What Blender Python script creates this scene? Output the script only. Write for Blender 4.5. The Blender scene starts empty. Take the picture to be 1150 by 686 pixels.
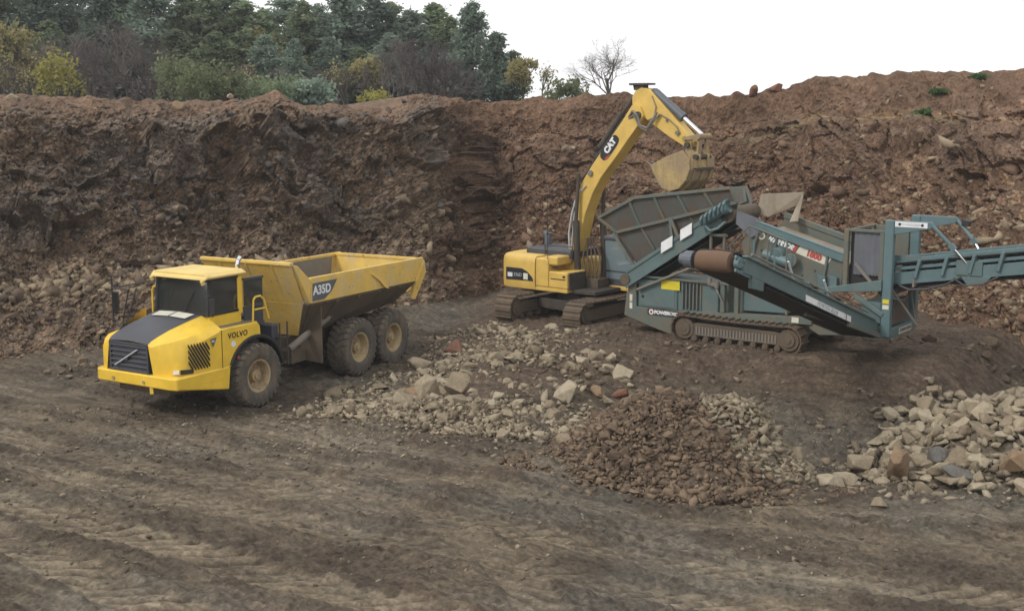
import bpy, bmesh, math, random
import numpy as np
from mathutils import Vector, Matrix

random.seed(7)
RNG = np.random.default_rng(11)
R = math.radians
scene = bpy.context.scene
COL = scene.collection

# ------------------------------------------------------------------ camera, sky, sun, exposure
CAM_H = 7.9
F_PX = 1400.0                                   # focal length in pixels of a 1150 px wide frame
PITCH = math.atan(223 / F_PX)
cam_data = bpy.data.cameras.new('camera')
cam = bpy.data.objects.new('camera', cam_data)
COL.objects.link(cam)
cam.location = (0, 0, CAM_H)
cam.rotation_euler = (math.pi / 2 - PITCH, 0, 0)
cam_data.sensor_width = 36.0
cam_data.lens = 36.0 * F_PX / 1150.0
cam_data.clip_end = 3000
scene.camera = cam

SUN_EL, SUN_AZ = R(40), R(238)                  # soft sun behind thin cloud, behind the camera to the left
world = bpy.data.worlds.new('World')
scene.world = world
world.use_nodes = True
wn, wl = world.node_tree.nodes, world.node_tree.links
wn.clear()
w_out = wn.new('ShaderNodeOutputWorld')
w_bg = wn.new('ShaderNodeBackground')
w_bg.inputs['Strength'].default_value = 0.1
w_sky = wn.new('ShaderNodeTexSky')
w_sky.sky_type = 'NISHITA'
w_sky.sun_disc = False
w_sky.sun_elevation = SUN_EL
w_sky.sun_rotation = SUN_AZ
w_sky.air_density = 1.0
w_sky.dust_density = 4.0
w_mix = wn.new('ShaderNodeMix')
w_mix.data_type = 'RGBA'
w_mix.inputs[0].default_value = 0.93            # cloud cover
w_tc = wn.new('ShaderNodeTexCoord')
w_ns = wn.new('ShaderNodeTexNoise'); w_ns.inputs['Scale'].default_value = 2.2; w_ns.inputs['Detail'].default_value = 4
wl.new(w_tc.outputs['Generated'], w_ns.inputs['Vector'])
w_rp = wn.new('ShaderNodeMapRange'); w_rp.inputs['From Min'].default_value = 0.3; w_rp.inputs['From Max'].default_value = 0.7
w_rp.inputs['To Min'].default_value = 11.2; w_rp.inputs['To Max'].default_value = 13.0
wl.new(w_ns.outputs['Fac'], w_rp.inputs['Value'])
w_cl = wn.new('ShaderNodeCombineColor')
for _k in range(3): wl.new(w_rp.outputs[0], w_cl.inputs[_k])
wl.new(w_cl.outputs[0], w_mix.inputs[7])
wl.new(w_sky.outputs[0], w_mix.inputs[6])
wl.new(w_mix.outputs[2], w_bg.inputs['Color'])
wl.new(w_bg.outputs[0], w_out.inputs['Surface'])

sun_data = bpy.data.lights.new('sun', 'SUN')
sun_data.energy = 1.7
sun_data.angle = R(11)
sun_data.color = (1.0, 0.96, 0.9)
sun = bpy.data.objects.new('sun', sun_data)
COL.objects.link(sun)
sun_dir = Vector((-0.95, -0.60, 0.95)).normalized()
sun.rotation_euler = sun_dir.to_track_quat('Z', 'Y').to_euler()
sun.location = (-10, -10, 40)

scene.view_settings.view_transform = 'Standard'
scene.view_settings.look = 'None'
scene.view_settings.exposure = 0.0
scene.view_settings.gamma = 1.0
scene.view_settings.use_curve_mapping = False

# ------------------------------------------------------------------ small helpers
_c, _s = math.cos(PITCH), math.sin(PITCH)
def at(px, py, Y):
    """world point seen at photo pixel (px, py) at distance Y along the ground"""
    dx, up = (px - 575) / F_PX, (343 - py) / F_PX
    d = np.array([dx, _c + up * _s, -_s + up * _c])
    return np.array([0, 0, CAM_H]) + d * (Y / d[1])

def ss(x, a, b):
    t = np.clip((np.asarray(x, float) - a) / (b - a), 0, 1)
    return t * t * (3 - 2 * t)

def _hash(ix, iy, seed=0):
    h = (ix.astype(np.int64) * 374761393 + iy.astype(np.int64) * 668265263 + seed * 974634777) & 0xFFFFFFFF
    h = ((h ^ (h >> 13)) * 1274126177) & 0xFFFFFFFF
    return ((h ^ (h >> 16)) & 0xFFFFFF) / float(0xFFFFFF)

def vnoise(x, y, seed=0):
    x, y = np.asarray(x, float), np.asarray(y, float)
    ix, iy = np.floor(x), np.floor(y)
    fx, fy = x - ix, y - iy
    def g(ox, oy):
        a = _hash(ix + ox, iy + oy, seed) * 2 * math.pi
        return np.cos(a) * (fx - ox) + np.sin(a) * (fy - oy)
    u = fx * fx * fx * (fx * (fx * 6 - 15) + 10)
    v = fy * fy * fy * (fy * (fy * 6 - 15) + 10)
    return ((g(0, 0) * (1 - u) + g(1, 0) * u) * (1 - v) + (g(0, 1) * (1 - u) + g(1, 1) * u) * v) * 1.5

def fbm(x, y, oct=4, seed=0, gain=0.5):
    r, a = 0, 1.0
    for i in range(oct):
        r = r + a * vnoise(x * 2 ** i, y * 2 ** i, seed + i * 17)
        a *= gain
    return r

def cells(x, y, seed=0):
    """Voronoi: (h, gx, gy, dx, dy, edge) - random height and tilt of the nearest cell, offset from its centre, edge distance"""
    ix, iy = np.floor(x), np.floor(y)
    b1 = np.full(x.shape, 9e9); b2 = np.full(x.shape, 9e9)
    bx = np.zeros(x.shape); by = np.zeros(x.shape); cx = np.zeros(x.shape); cy = np.zeros(x.shape)
    for ox in (-1, 0, 1):
        for oy in (-1, 0, 1):
            px = ix + ox + _hash(ix + ox, iy + oy, seed)
            py = iy + oy + _hash(ix + ox, iy + oy, seed + 1)
            d = (px - x) ** 2 + (py - y) ** 2
            m = d < b1
            b2 = np.where(m, b1, np.minimum(b2, d))
            b1 = np.where(m, d, b1)
            bx = np.where(m, px, bx); by = np.where(m, py, by)
            cx = np.where(m, ix + ox, cx); cy = np.where(m, iy + oy, cy)
    h = _hash(cx, cy, seed + 2)
    gx = _hash(cx, cy, seed + 3) * 2 - 1
    gy = _hash(cx, cy, seed + 4) * 2 - 1
    return h, gx, gy, x - bx, y - by, np.sqrt(b2) - np.sqrt(b1)

def tag(o, label=None, cat=None, group=None, kind=None):
    if label: o['label'] = label
    if cat: o['category'] = cat
    if group: o['group'] = group
    if kind: o['kind'] = kind
    return o

def thing(name, label, cat, loc=(0, 0, 0), rz=0, group=None):
    o = bpy.data.objects.new(name, None)
    o.empty_display_size = 0.3
    COL.objects.link(o)
    o.location = loc
    o.rotation_euler = (0, 0, rz)
    return tag(o, label, cat, group)

class MB:
    """collects polygons for ONE mesh object"""
    def __init__(s):
        s.v, s.f, s.m = [], [], []
        s.mat = 0
    def add(s, vs, fs):
        n = len(s.v)
        s.v += [tuple(map(float, p)) for p in vs]
        for f in fs:
            s.f.append(tuple(i + n for i in f)); s.m.append(s.mat)
        return s
    def box(s, x0, x1, y0, y1, z0, z1):
        return s.add([(x0,y0,z0),(x1,y0,z0),(x1,y1,z0),(x0,y1,z0),(x0,y0,z1),(x1,y0,z1),(x1,y1,z1),(x0,y1,z1)],
                     [(0,3,2,1),(4,5,6,7),(0,1,5,4),(1,2,6,5),(2,3,7,6),(3,0,4,7)])
    def obox(s, c, ex, ey, ez):
        c, ex, ey, ez = map(np.array, (c, ex, ey, ez))
        vs = [c+sx*ex+sy*ey+sz*ez for sz in (-1,1) for sx, sy in ((-1,-1),(1,-1),(1,1),(-1,1))]
        return s.add(vs, [(0,3,2,1),(4,5,6,7),(0,1,5,4),(1,2,6,5),(2,3,7,6),(3,0,4,7)])
    def beam(s, p, q, w, h, up=(0, 0, 1)):
        p, q = np.array(p, float), np.array(q, float)
        d = q - p; L = np.linalg.norm(d); d = d / L
        sd = np.cross(d, up); sd = sd / np.linalg.norm(sd); u = np.cross(sd, d)
        return s.obox((p + q) / 2, d * L / 2, sd * w / 2, u * h / 2)
    def prism(s, pts, axis, a0, a1):
        n = len(pts)
        mk = {'y': lambda p, a: (p[0], a, p[1]), 'x': lambda p, a: (a, p[0], p[1]), 'z': lambda p, a: (p[0], p[1], a)}[axis]
        vs = [mk(p, a0) for p in pts] + [mk(p, a1) for p in pts]
        return s.add(vs, [tuple(range(n))[::-1], tuple(range(n, 2 * n))] + [(i, (i+1) % n, n + (i+1) % n, n + i) for i in range(n)])
    def plate(s, pts, t):
        """planar-ish polygon given thickness t against its normal"""
        P = [np.array(p, float) for p in pts]; n = len(P)
        nr = np.zeros(3)
        for i in range(n): nr += np.cross(P[i], P[(i+1) % n])
        nr /= np.linalg.norm(nr)
        vs = P + [p - nr * t for p in P]
        return s.add(vs, [tuple(range(n)), tuple(range(n, 2*n))[::-1]] + [(i, n + i, n + (i+1) % n, (i+1) % n) for i in range(n)])
    def cyl(s, p, q, r0, r1=None, n=16, caps=True):
        r1 = r0 if r1 is None else r1
        p, q = np.array(p, float), np.array(q, float)
        d = (q - p) / np.linalg.norm(q - p)
        a = np.cross(d, (0, 0, 1) if abs(d[2]) < .9 else (1, 0, 0)); a /= np.linalg.norm(a); b = np.cross(d, a)
        vs = []
        for c, r in ((p, r0), (q, r1)):
            for k in range(n):
                t = 2 * math.pi * k / n
                vs.append(c + r * (math.cos(t) * a + math.sin(t) * b))
        fs = [(k, (k+1) % n, n + (k+1) % n, n + k) for k in range(n)]
        if caps: fs += [tuple(range(n))[::-1], tuple(range(n, 2*n))]
        return s.add(vs, fs)
    def tube(s, pts, r, n=8):
        for i in range(len(pts) - 1): s.cyl(pts[i], pts[i+1], r, r, n)
        return s
    def lathe(s, prof, c, axis, n=32):
        """prof: (along axis, radius)"""
        c = np.array(c, float); d = np.array(axis, float); d /= np.linalg.norm(d)
        a = np.cross(d, (0, 0, 1) if abs(d[2]) < .9 else (1, 0, 0)); a /= np.linalg.norm(a); b = np.cross(d, a)
        vs, fs, m = [], [], len(prof)
        for k in range(n):
            t = 2 * math.pi * k / n
            for h, r in prof: vs.append(c + d * h + r * (math.cos(t) * a + math.sin(t) * b))
        for k in range(n):
            k2 = (k + 1) % n
            for j in range(m - 1): fs.append((k*m+j, k2*m+j, k2*m+j+1, k*m+j+1))
        return s.add(vs, fs)
    def xf(s, M):
        s.v = [tuple(M @ Vector(p)) for p in s.v]
        return s
    def build(s, name, mats, parent=None, bevel=0.0, smooth=None, seg=1):
        me = bpy.data.meshes.new(name)
        me.from_pydata(s.v, [], s.f)
        if not isinstance(mats, (list, tuple)): mats = [mats]
        for m in mats: me.materials.append(m)
        if len(mats) > 1: me.polygons.foreach_set('material_index', s.m)
        bm = bmesh.new(); bm.from_mesh(me)
        bmesh.ops.recalc_face_normals(bm, faces=bm.faces)
        bm.to_mesh(me); bm.free()
        o = bpy.data.objects.new(name, me)
        COL.objects.link(o)
        if parent: o.parent = parent
        if smooth:
            me.shade_smooth(); me.set_sharp_from_angle(angle=R(smooth))
        if bevel:
            b = o.modifiers.new('bevel', 'BEVEL'); b.width = bevel; b.segments = seg; b.limit_method = 'ANGLE'; b.angle_limit = R(35)
            b.harden_normals = False
        return o

def lettering(name, body, size, mat, parent, origin, right, up, depth=0.006, shear=0, spacing=1.0, bold=0.0):
    cu = bpy.data.curves.new(name, 'FONT')
    cu.body = body; cu.size = size; cu.extrude = depth / 2; cu.shear = shear; cu.space_character = spacing; cu.offset = bold
    cu.align_x = 'CENTER'; cu.align_y = 'CENTER'
    tmp = bpy.data.objects.new(name, cu)
    me = bpy.data.meshes.new_from_object(tmp)
    bpy.data.objects.remove(tmp); bpy.data.curves.remove(cu)
    r = Vector(right).normalized(); u = Vector(up); u = (u - r * u.dot(r)).normalized(); n = r.cross(u)
    M = Matrix(((r.x, u.x, n.x, origin[0]), (r.y, u.y, n.y, origin[1]), (r.z, u.z, n.z, origin[2]), (0, 0, 0, 1)))
    me.transform(M)
    me.materials.clear(); me.materials.append(mat)
    o = bpy.data.objects.new(name, me); COL.objects.link(o); o.parent = parent
    return o

# ------------------------------------------------------------------ materials
def new_mat(name):
    m = bpy.data.materials.new(name); m.use_nodes = True
    nt = m.node_tree
    return m, nt.nodes, nt.links, nt.nodes['Principled BSDF']

def noise(nd, lk, scale, detail=4, coord='Object', rough=0.55, vec=None, stretch=None):
    tc = nd.new('ShaderNodeTexCoord')
    src = tc.outputs[coord] if vec is None else vec
    if stretch:
        mp = nd.new('ShaderNodeMapping'); mp.inputs['Scale'].default_value = stretch
        lk.new(src, mp.inputs['Vector']); src = mp.outputs[0]
    n = nd.new('ShaderNodeTexNoise'); n.inputs['Scale'].default_value = scale
    n.inputs['Detail'].default_value = detail; n.inputs['Roughness'].default_value = rough
    lk.new(src, n.inputs['Vector'])
    return n.outputs['Fac']

def ramp(nd, lk, fac, stops):
    r = nd.new('ShaderNodeValToRGB')
    el = r.color_ramp.elements
    while len(el) < len(stops): el.new(0.5)
    for e, (p, c) in zip(el, stops):
        e.position = p; e.color = (c[0], c[1], c[2], 1) if not isinstance(c, (int, float)) else (c, c, c, 1)
    lk.new(fac, r.inputs[0])
    return r.outputs[0]

def mixc(nd, lk, fac, a, b, mode='MIX'):
    m = nd.new('ShaderNodeMix'); m.data_type = 'RGBA'; m.blend_type = mode
    for v, i in ((fac, 0), (a, 6), (b, 7)):
        if isinstance(v, (int, float)): m.inputs[i].default_value = v
        elif isinstance(v, tuple): m.inputs[i].default_value = (v[0], v[1], v[2], 1)
        else: lk.new(v, m.inputs[i])
    return m.outputs[2]

def bump(nd, lk, bsdf, h, strength, dist):
    b = nd.new('ShaderNodeBump'); b.inputs['Strength'].default_value = strength; b.inputs['Distance'].default_value = dist
    lk.new(h, b.inputs['Height']); lk.new(b.outputs[0], bsdf.inputs['Normal'])

MUD = (0.135, 0.098, 0.066)
def paint(name, c, dirt=0.35, rough=0.45, metal=0.0, dirtc=MUD, chip=None):
    """worn machine paint: base colour, dust film, mud blotches and runs"""
    m, nd, lk, b = new_mat(name)
    big = noise(nd, lk, 1.3, 5)
    runs = noise(nd, lk, 3.0, 5, stretch=(2.2, 2.2, 0.35))
    fine = noise(nd, lk, 14, 6, rough=0.7)
    a = mixc(nd, lk, 0.5, big, runs)
    a = mixc(nd, lk, 0.3, a, fine)
    lo = 0.62 - 0.28 * dirt
    fac = ramp(nd, lk, a, [(max(0.02, lo - 0.06), 0.12 * dirt), (lo + 0.04, 0.3 * dirt), (min(lo + 0.16, .98), min(1, .25 + dirt))])
    tint = ramp(nd, lk, noise(nd, lk, 2.3, 3), [(0.3, tuple(x * 0.86 for x in c)), (0.7, tuple(min(1, x * 1.08) for x in c))])
    col = mixc(nd, lk, fac, tint, dirtc)
    if chip:
        cf = ramp(nd, lk, noise(nd, lk, 6, 8, rough=0.75), [(0.60, 0), (0.66, 0.8)])
        col = mixc(nd, lk, cf, col, chip)
    lk.new(col, b.inputs['Base Color'])
    rr = nd.new('ShaderNodeMapRange'); rr.inputs['To Min'].default_value = rough; rr.inputs['To Max'].default_value = 0.9
    lk.new(fac, rr.inputs['Value']); lk.new(rr.outputs[0], b.inputs['Roughness'])
    b.inputs['Metallic'].default_value = metal
    bump(nd, lk, b, fine, 0.12, 0.01)
    return m

def plain(name, c, rough=0.6, metal=0.0, var=0.12, scale=8):
    m, nd, lk, b = new_mat(name)
    n = noise(nd, lk, scale, 4)
    lk.new(ramp(nd, lk, n, [(0.3, tuple(x * (1 - var) for x in c)), (0.7, tuple(min(1, x * (1 + var)) for x in c))]), b.inputs['Base Color'])
    b.inputs['Roughness'].default_value = rough; b.inputs['Metallic'].default_value = metal
    return m

def glass(name, tint=(0.88, 0.92, 0.91), film=0.05, dust=(0.26, 0.27, 0.25)):
    m, nd, lk, b = new_mat(name)
    out = nd['Material Output']; nd.remove(b)
    tr = nd.new('ShaderNodeBsdfTransparent'); tr.inputs[0].default_value = (*tint, 1)
    gl = nd.new('ShaderNodeBsdfGlossy'); gl.inputs['Roughness'].default_value = 0.06; gl.inputs[0].default_value = (0.8, 0.85, 0.86, 1)
    fr = nd.new('ShaderNodeFresnel'); fr.inputs[0].default_value = 1.5
    dn = ramp(nd, lk, noise(nd, lk, 3, 4), [(0.35, 0.13), (0.75, 0.27)])
    ad = nd.new('ShaderNodeMath'); ad.operation = 'ADD'; lk.new(fr.outputs[0], ad.inputs[0]); lk.new(dn, ad.inputs[1])
    df = nd.new('ShaderNodeBsdfDiffuse'); df.inputs[0].default_value = (*dust, 1)  # diffuse film lightens the panes; on the digger it paints a sky reflection
    mx = nd.new('ShaderNodeMixShader'); lk.new(ad.outputs[0], mx.inputs[0]); lk.new(tr.outputs[0], mx.inputs[1]); lk.new(gl.outputs[0], mx.inputs[2])
    m2 = nd.new('ShaderNodeMixShader'); m2.inputs[0].default_value = film; lk.new(mx.outputs[0], m2.inputs[1]); lk.new(df.outputs[0], m2.inputs[2])
    lk.new(m2.outputs[0], out.inputs[0])
    return m

def soil(name, scale=1.0, bumps=0.05, streaks=False):
    """earth and rock: the 'Col' attribute carries the kind of ground, noise breaks it up"""
    m, nd, lk, b = new_mat(name)
    at_ = nd.new('ShaderNodeAttribute'); at_.attribute_name = 'Col'
    n1 = noise(nd, lk, 2.2 * scale, 8, rough=0.7)
    n2 = noise(nd, lk, 9 * scale, 8, rough=0.75)
    n3 = noise(nd, lk, 34 * scale, 4, rough=0.65)
    k = mixc(nd, lk, 0.5, n1, n2)
    k2 = ramp(nd, lk, k, [(0.33, 0.58), (0.5, 1.0), (0.68, 1.5)])
    col = mixc(nd, lk, 1.0, at_.outputs['Color'], k2, 'MULTIPLY')
    if streaks:
        tc = nd.new('ShaderNodeTexCoord')
        mp = nd.new('ShaderNodeMapping'); mp.inputs['Rotation'].default_value = (0, 0, R(30))
        lk.new(tc.outputs['Object'], mp.inputs['Vector'])
        sn = noise(nd, lk, 1.6, 8, vec=mp.outputs[0], stretch=(0.45, 3.4, 1), rough=0.7)
        col = mixc(nd, lk, 1.0, col, ramp(nd, lk, sn, [(0.33, 0.55), (0.5, 1.0), (0.68, 1.5)]), 'MULTIPLY')
    v = nd.new('ShaderNodeTexVoronoi'); v.inputs['Scale'].default_value = 13 * scale
    tc2 = nd.new('ShaderNodeTexCoord'); lk.new(tc2.outputs['Object'], v.inputs['Vector'])
    grain = ramp(nd, lk, v.outputs['Color'], [(0.2, 0.74), (0.8, 1.28)])
    col = mixc(nd, lk, 0.8, col, mixc(nd, lk, 1.0, col, grain, 'MULTIPLY'))
    grit = ramp(nd, lk, n3, [(0.60, 0), (0.70, 0.4)])
    col = mixc(nd, lk, grit, col, (0.25, 0.20, 0.14))
    lk.new(col, b.inputs['Base Color'])
    b.inputs['Roughness'].default_value = 0.9
    b.inputs['Specular IOR Level'].default_value = 0.25
    h = mixc(nd, lk, 0.35, n2, n3)
    h = mixc(nd, lk, 0.3, h, v.outputs['Distance'])
    bump(nd, lk, b, h, 1.0, bumps)
    return m

def rockmat(name, c0, c1, c2, use_attr=False):
    m, nd, lk, b = new_mat(name)
    if use_attr:
        a = nd.new('ShaderNodeAttribute'); a.attribute_name = 'Col'; base = a.outputs['Color']
    else:
        oi = nd.new('ShaderNodeObjectInfo')
        base = ramp(nd, lk, oi.outputs['Random'], [(0.0, c0), (0.5, c1), (1.0, c2)])
    n1 = noise(nd, lk, 3.5, 6, rough=0.7); n2 = noise(nd, lk, 16, 4)
    k = ramp(nd, lk, mixc(nd, lk, 0.4, n1, n2), [(0.3, 0.62), (0.52, 1.0), (0.72, 1.25)])
    lk.new(mixc(nd, lk, 1.0, base, k, 'MULTIPLY'), b.inputs['Base Color'])
    b.inputs['Roughness'].default_value = 0.88
    b.inputs['Specular IOR Level'].default_value = 0.3
    bump(nd, lk, b, n1, 0.6, 0.05)
    return m

def foliage(name, c0, c1, spread=0.35, rough=0.7):
    m, nd, lk, b = new_mat(name)
    oi = nd.new('ShaderNodeObjectInfo')
    a = nd.new('ShaderNodeAttribute'); a.attribute_name = 'Tone'
    base = ramp(nd, lk, a.outputs['Fac'], [(0.0, c0), (1.0, c1)])
    k = nd.new('ShaderNodeMapRange'); k.inputs['To Min'].default_value = 1 - spread; k.inputs['To Max'].default_value = 1 + spread
    lk.new(oi.outputs['Random'], k.inputs['Value'])
    colr = mixc(nd, lk, 1.0, base, k.outputs[0], 'MULTIPLY')
    lk.new(colr, b.inputs['Base Color'])
    b.inputs['Roughness'].default_value = rough
    b.inputs['Specular IOR Level'].default_value = 0.2
    tl = nd.new('ShaderNodeBsdfTranslucent'); lk.new(colr, tl.inputs[0])
    mx = nd.new('ShaderNodeMixShader'); mx.inputs[0].default_value = 0.45
    lk.new(b.outputs[0], mx.inputs[1]); lk.new(tl.outputs[0], mx.inputs[2])
    lk.new(mx.outputs[0], nd['Material Output'].inputs[0])
    return m

M = {}
M['truck_yellow'] = paint('truck yellow', (0.78, 0.51, 0.045), 0.24, 0.40, dirtc=(0.42, 0.33, 0.16))
M['body_yellow'] = paint('dump body yellow', (0.70, 0.455, 0.075), 0.6, 0.58, dirtc=(0.50, 0.41, 0.25), chip=(0.10, 0.08, 0.06))
M['roof_yellow'] = paint('cab roof yellow', (0.72, 0.53, 0.17), 0.25, 0.5, dirtc=(0.55, 0.45, 0.25))
M['digger_yellow'] = paint('digger yellow', (0.64, 0.43, 0.10), 0.3, 0.45, dirtc=(0.30, 0.23, 0.13))
M['digger_pale'] = paint('worn digger yellow', (0.46, 0.33, 0.115), 0.85, 0.65, dirtc=(0.27, 0.20, 0.12), chip=(0.2, 0.15, 0.09))
M['charcoal'] = paint('charcoal plastic', (0.055, 0.058, 0.072), 0.15, 0.5)
M['black'] = plain('black', (0.018, 0.018, 0.02), 0.55)
M['dark_steel'] = paint('dark steel', (0.05, 0.045, 0.04), 0.5, 0.6, 0.2)
M['muddy_steel'] = paint('muddy steel', (0.075, 0.06, 0.045), 0.85, 0.8, dirtc=(0.12, 0.088, 0.06))
M['grey_steel'] = paint('worn grey steel', (0.17, 0.155, 0.135), 0.5, 0.6, dirtc=(0.2, 0.16, 0.11), chip=(.09, .07, .05))
M['rust'] = paint('rusty belt', (0.135, 0.075, 0.043), 0.55, 0.85, dirtc=(0.11, 0.075, 0.05))
M['belt'] = plain('rubber belt', (0.022, 0.02, 0.019), 0.8)
M['curtain'] = paint('grey rubber sheet', (0.11, 0.125, 0.15), 0.45, 0.6, dirtc=(0.17, 0.12, 0.07))
M['teal'] = paint('teal paint', (0.088, 0.145, 0.150), 0.46, 0.5, dirtc=(0.155, 0.14, 0.10))
M['teal_dusty'] = paint('dusty teal paint', (0.080, 0.120, 0.115), 0.72, 0.65, dirtc=(0.155, 0.13, 0.09))
M['teal_bright'] = paint('clean teal paint', (0.096, 0.160, 0.175), 0.36, 0.45, dirtc=(0.16, 0.15, 0.11))
M['panel'] = paint('hopper panel', (0.085, 0.10, 0.095), 0.7, 0.75, dirtc=(0.115, 0.075, 0.055))
M['dust_plate'] = paint('dusty plate', (0.29, 0.25, 0.19), 0.5, 0.85, dirtc=(0.2, 0.15, 0.1))
M['chrome'] = plain('chrome rod', (0.72, 0.73, 0.75), 0.18, 1.0, 0.05)
M['tyre'] = paint('tyre rubber', (0.058, 0.056, 0.054), 0.72, 0.88, dirtc=(0.15, 0.115, 0.08))
M['rim'] = paint('rim cream', (0.42, 0.32, 0.17), 0.65, 0.6, dirtc=(0.22, 0.16, 0.1))
M['track'] = paint('track steel', (0.085, 0.065, 0.048), 0.8, 0.7, 0.15, dirtc=(0.145, 0.105, 0.07))
M['cream'] = paint('cream decal', (0.62, 0.60, 0.50), 0.12, 0.5)
M['white'] = paint('white decal', (0.74, 0.75, 0.76), 0.12, 0.5)
M['sticker_black'] = plain('black decal', (0.02, 0.02, 0.024), 0.45)
M['red'] = plain('red decal', (0.42, 0.07, 0.05), 0.5)
M['orange'] = plain('orange decal', (0.62, 0.2, 0.06), 0.5)
M['yellow_sticker'] = paint('yellow decal', (0.62, 0.52, 0.03), 0.15, 0.5)
M['slate'] = paint('slate decal', (0.085, 0.10, 0.125), 0.3, 0.5, dirtc=(0.3, 0.24, 0.13))
M['pale_grey'] = plain('pale grey lettering', (0.42, 0.45, 0.47), 0.5)
M['hose'] = plain('rubber hose', (0.03, 0.03, 0.034), 0.5)
M['glass'] = glass('cab glass')
M['sky_glass'] = glass('cab glass with painted sky sheen', (0.8, 0.88, 0.92), 0.6, (0.25, 0.32, 0.35))  # strong pale blue film: sky reflection painted into the digger's panes
M['dark_glass'] = glass('mirror glass', (0.25, 0.3, 0.34))
M['lamp'] = plain('lamp lens', (0.75, 0.74, 0.68), 0.15)
M['amber'] = plain('amber lens', (0.6, 0.19, 0.03), 0.3)
M['blue_cloth'] = plain('seat cloth', (0.06, 0.09, 0.13), 0.9)
M['ground'] = soil('quarry floor', 1.0, 0.026, True)
M['cliff'] = soil('quarry earth and rock', 0.8, 0.045)
M['rock_pale'] = rockmat('pale limestone', (0.19, 0.15, 0.10), (0.275, 0.225, 0.155), (0.36, 0.305, 0.22))
M['rock_brown'] = rockmat('brown stone', (0.085, 0.058, 0.04), (0.125, 0.087, 0.06), (0.20, 0.145, 0.095))
M['rock_orange'] = rockmat('orange stone', (0.21, 0.145, 0.088), (0.22, 0.15, 0.092), (0.23, 0.157, 0.096))
M['rock_blue'] = rockmat('slate blue stone', (0.108, 0.101, 0.092), (0.118, 0.110, 0.100), (0.128, 0.119, 0.108))
M['rock_red'] = rockmat('red brown stone', (0.17, 0.085, 0.055), (0.18, 0.09, 0.06), (0.19, 0.1, 0.07))
M['rubble'] = rockmat('loose rubble', None, None, None, True)
M['bark'] = plain('bark', (0.075, 0.062, 0.052), 0.9, 0, 0.3, 5)
M['pine'] = foliage('pine needles', (0.115, 0.155, 0.12), (0.25, 0.315, 0.245))
M['spruce'] = foliage('spruce needles', (0.12, 0.155, 0.09), (0.255, 0.31, 0.18))
M['twig'] = foliage('bare twigs', (0.13, 0.11, 0.105), (0.23, 0.20, 0.19))
M['autumn'] = foliage('autumn leaves', (0.25, 0.225, 0.10), (0.40, 0.355, 0.17), 0.2)
M['yellow_leaf'] = foliage('yellow leaves', (0.24, 0.22, 0.06), (0.40, 0.37, 0.11), 0.1)
M['green_leaf'] = foliage('green leaves', (0.12, 0.145, 0.075), (0.23, 0.26, 0.14), 0.2)
M['tuft'] = foliage('green tuft', (0.05, 0.095, 0.035), (0.10, 0.17, 0.065), 0.1)

# ------------------------------------------------------------------ ground form
SC_O = np.array([10.5, 34.5]); SC_T = R(37)
def to_screen(x, y):
    rx, ry = x - SC_O[0], y - SC_O[1]
    return rx * math.cos(SC_T) - ry * math.sin(SC_T), rx * math.sin(SC_T) + ry * math.cos(SC_T)

def cone(x, y, cx, cy, rx, ry, h, sharp=1.25, ang=0.0):
    dx, dy = x - cx, y - cy
    c, s = math.cos(ang), math.sin(ang)
    r = np.sqrt(((dx * c + dy * s) / rx) ** 2 + ((-dx * s + dy * c) / ry) ** 2)
    t = np.clip(1 - r, 0, 1)
    return h * t ** sharp * (1 - 0.25 * t ** 3)

def ground_smooth(x, y):
    x, y = np.asarray(x, float), np.asarray(y, float)
    z = -0.38 * ss(x, -2, 4) * (1 - 0.3 * ss(y, 36, 42))
    z = z + 0.045 * np.clip(y - 36.5, 0, 10) * ss(-x, 1, 4)
    X, Y = to_screen(x, y)
    toe = -10.2 + 6.5 * ss(X, -8.0, -3.6)
    top = -0.62 - 1.9 * ss(-X, 9, 13)
    t = np.clip((Y - toe) / (top - toe), 0, 1)
    prof = t ** 1.15
    prof = prof * prof * (3 - 2 * prof) * 0.6 + prof * 0.4
    m = prof * (1 - ss(X, 0.9, 3.4)) * ss(X + 0.55 * Y, -17.0, -13.6)
    zb = 0.60 + 0.18 * ss(X, -11.5, -9)
    z = z + (zb - z) * m
    z = z - 0.62 * np.exp(-((x - 7.9) / 3.0) ** 2 - ((y - 29.3) / 2.2) ** 2)
    return z

PILES = [  # cx, cy, rx, ry, height
    (16.9, 29.2, 8.5, 4.7, 3.1), (3.85, 28.9, 2.7, 3.1, 2.1), (5.75, 28.5, 1.6, 2.0, 1.5)]
def ground_z(x, y):
    z = ground_smooth(x, y)
    for cx, cy, rx, ry, h in PILES:
        z = z + cone(x, y, cx, cy, rx, ry, h)
    # low heaps of the stony bank beside the truck
    for cx, cy, rx, ry, h in ((2.4, 28.0, 1.9, 1.7, .45), (4.5, 27.4, 2.0, 1.5, .42), (3.0, 30.3, 2.0, 1.5, .35), (-2.6, 31.6, 2.6, 1.5, .38), (-.4, 31.3, 2.4, 1.4, .36), (-3.4, 30.6, 2.3, 1.0, .22), (1.0, 33.4, 2.6, 1.6, .22), (-1.3, 35.6, 2.6, 1.6, .3)):
        z = z + cone(x, y, cx, cy, rx, ry, h, 1.0)
    return z

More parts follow.
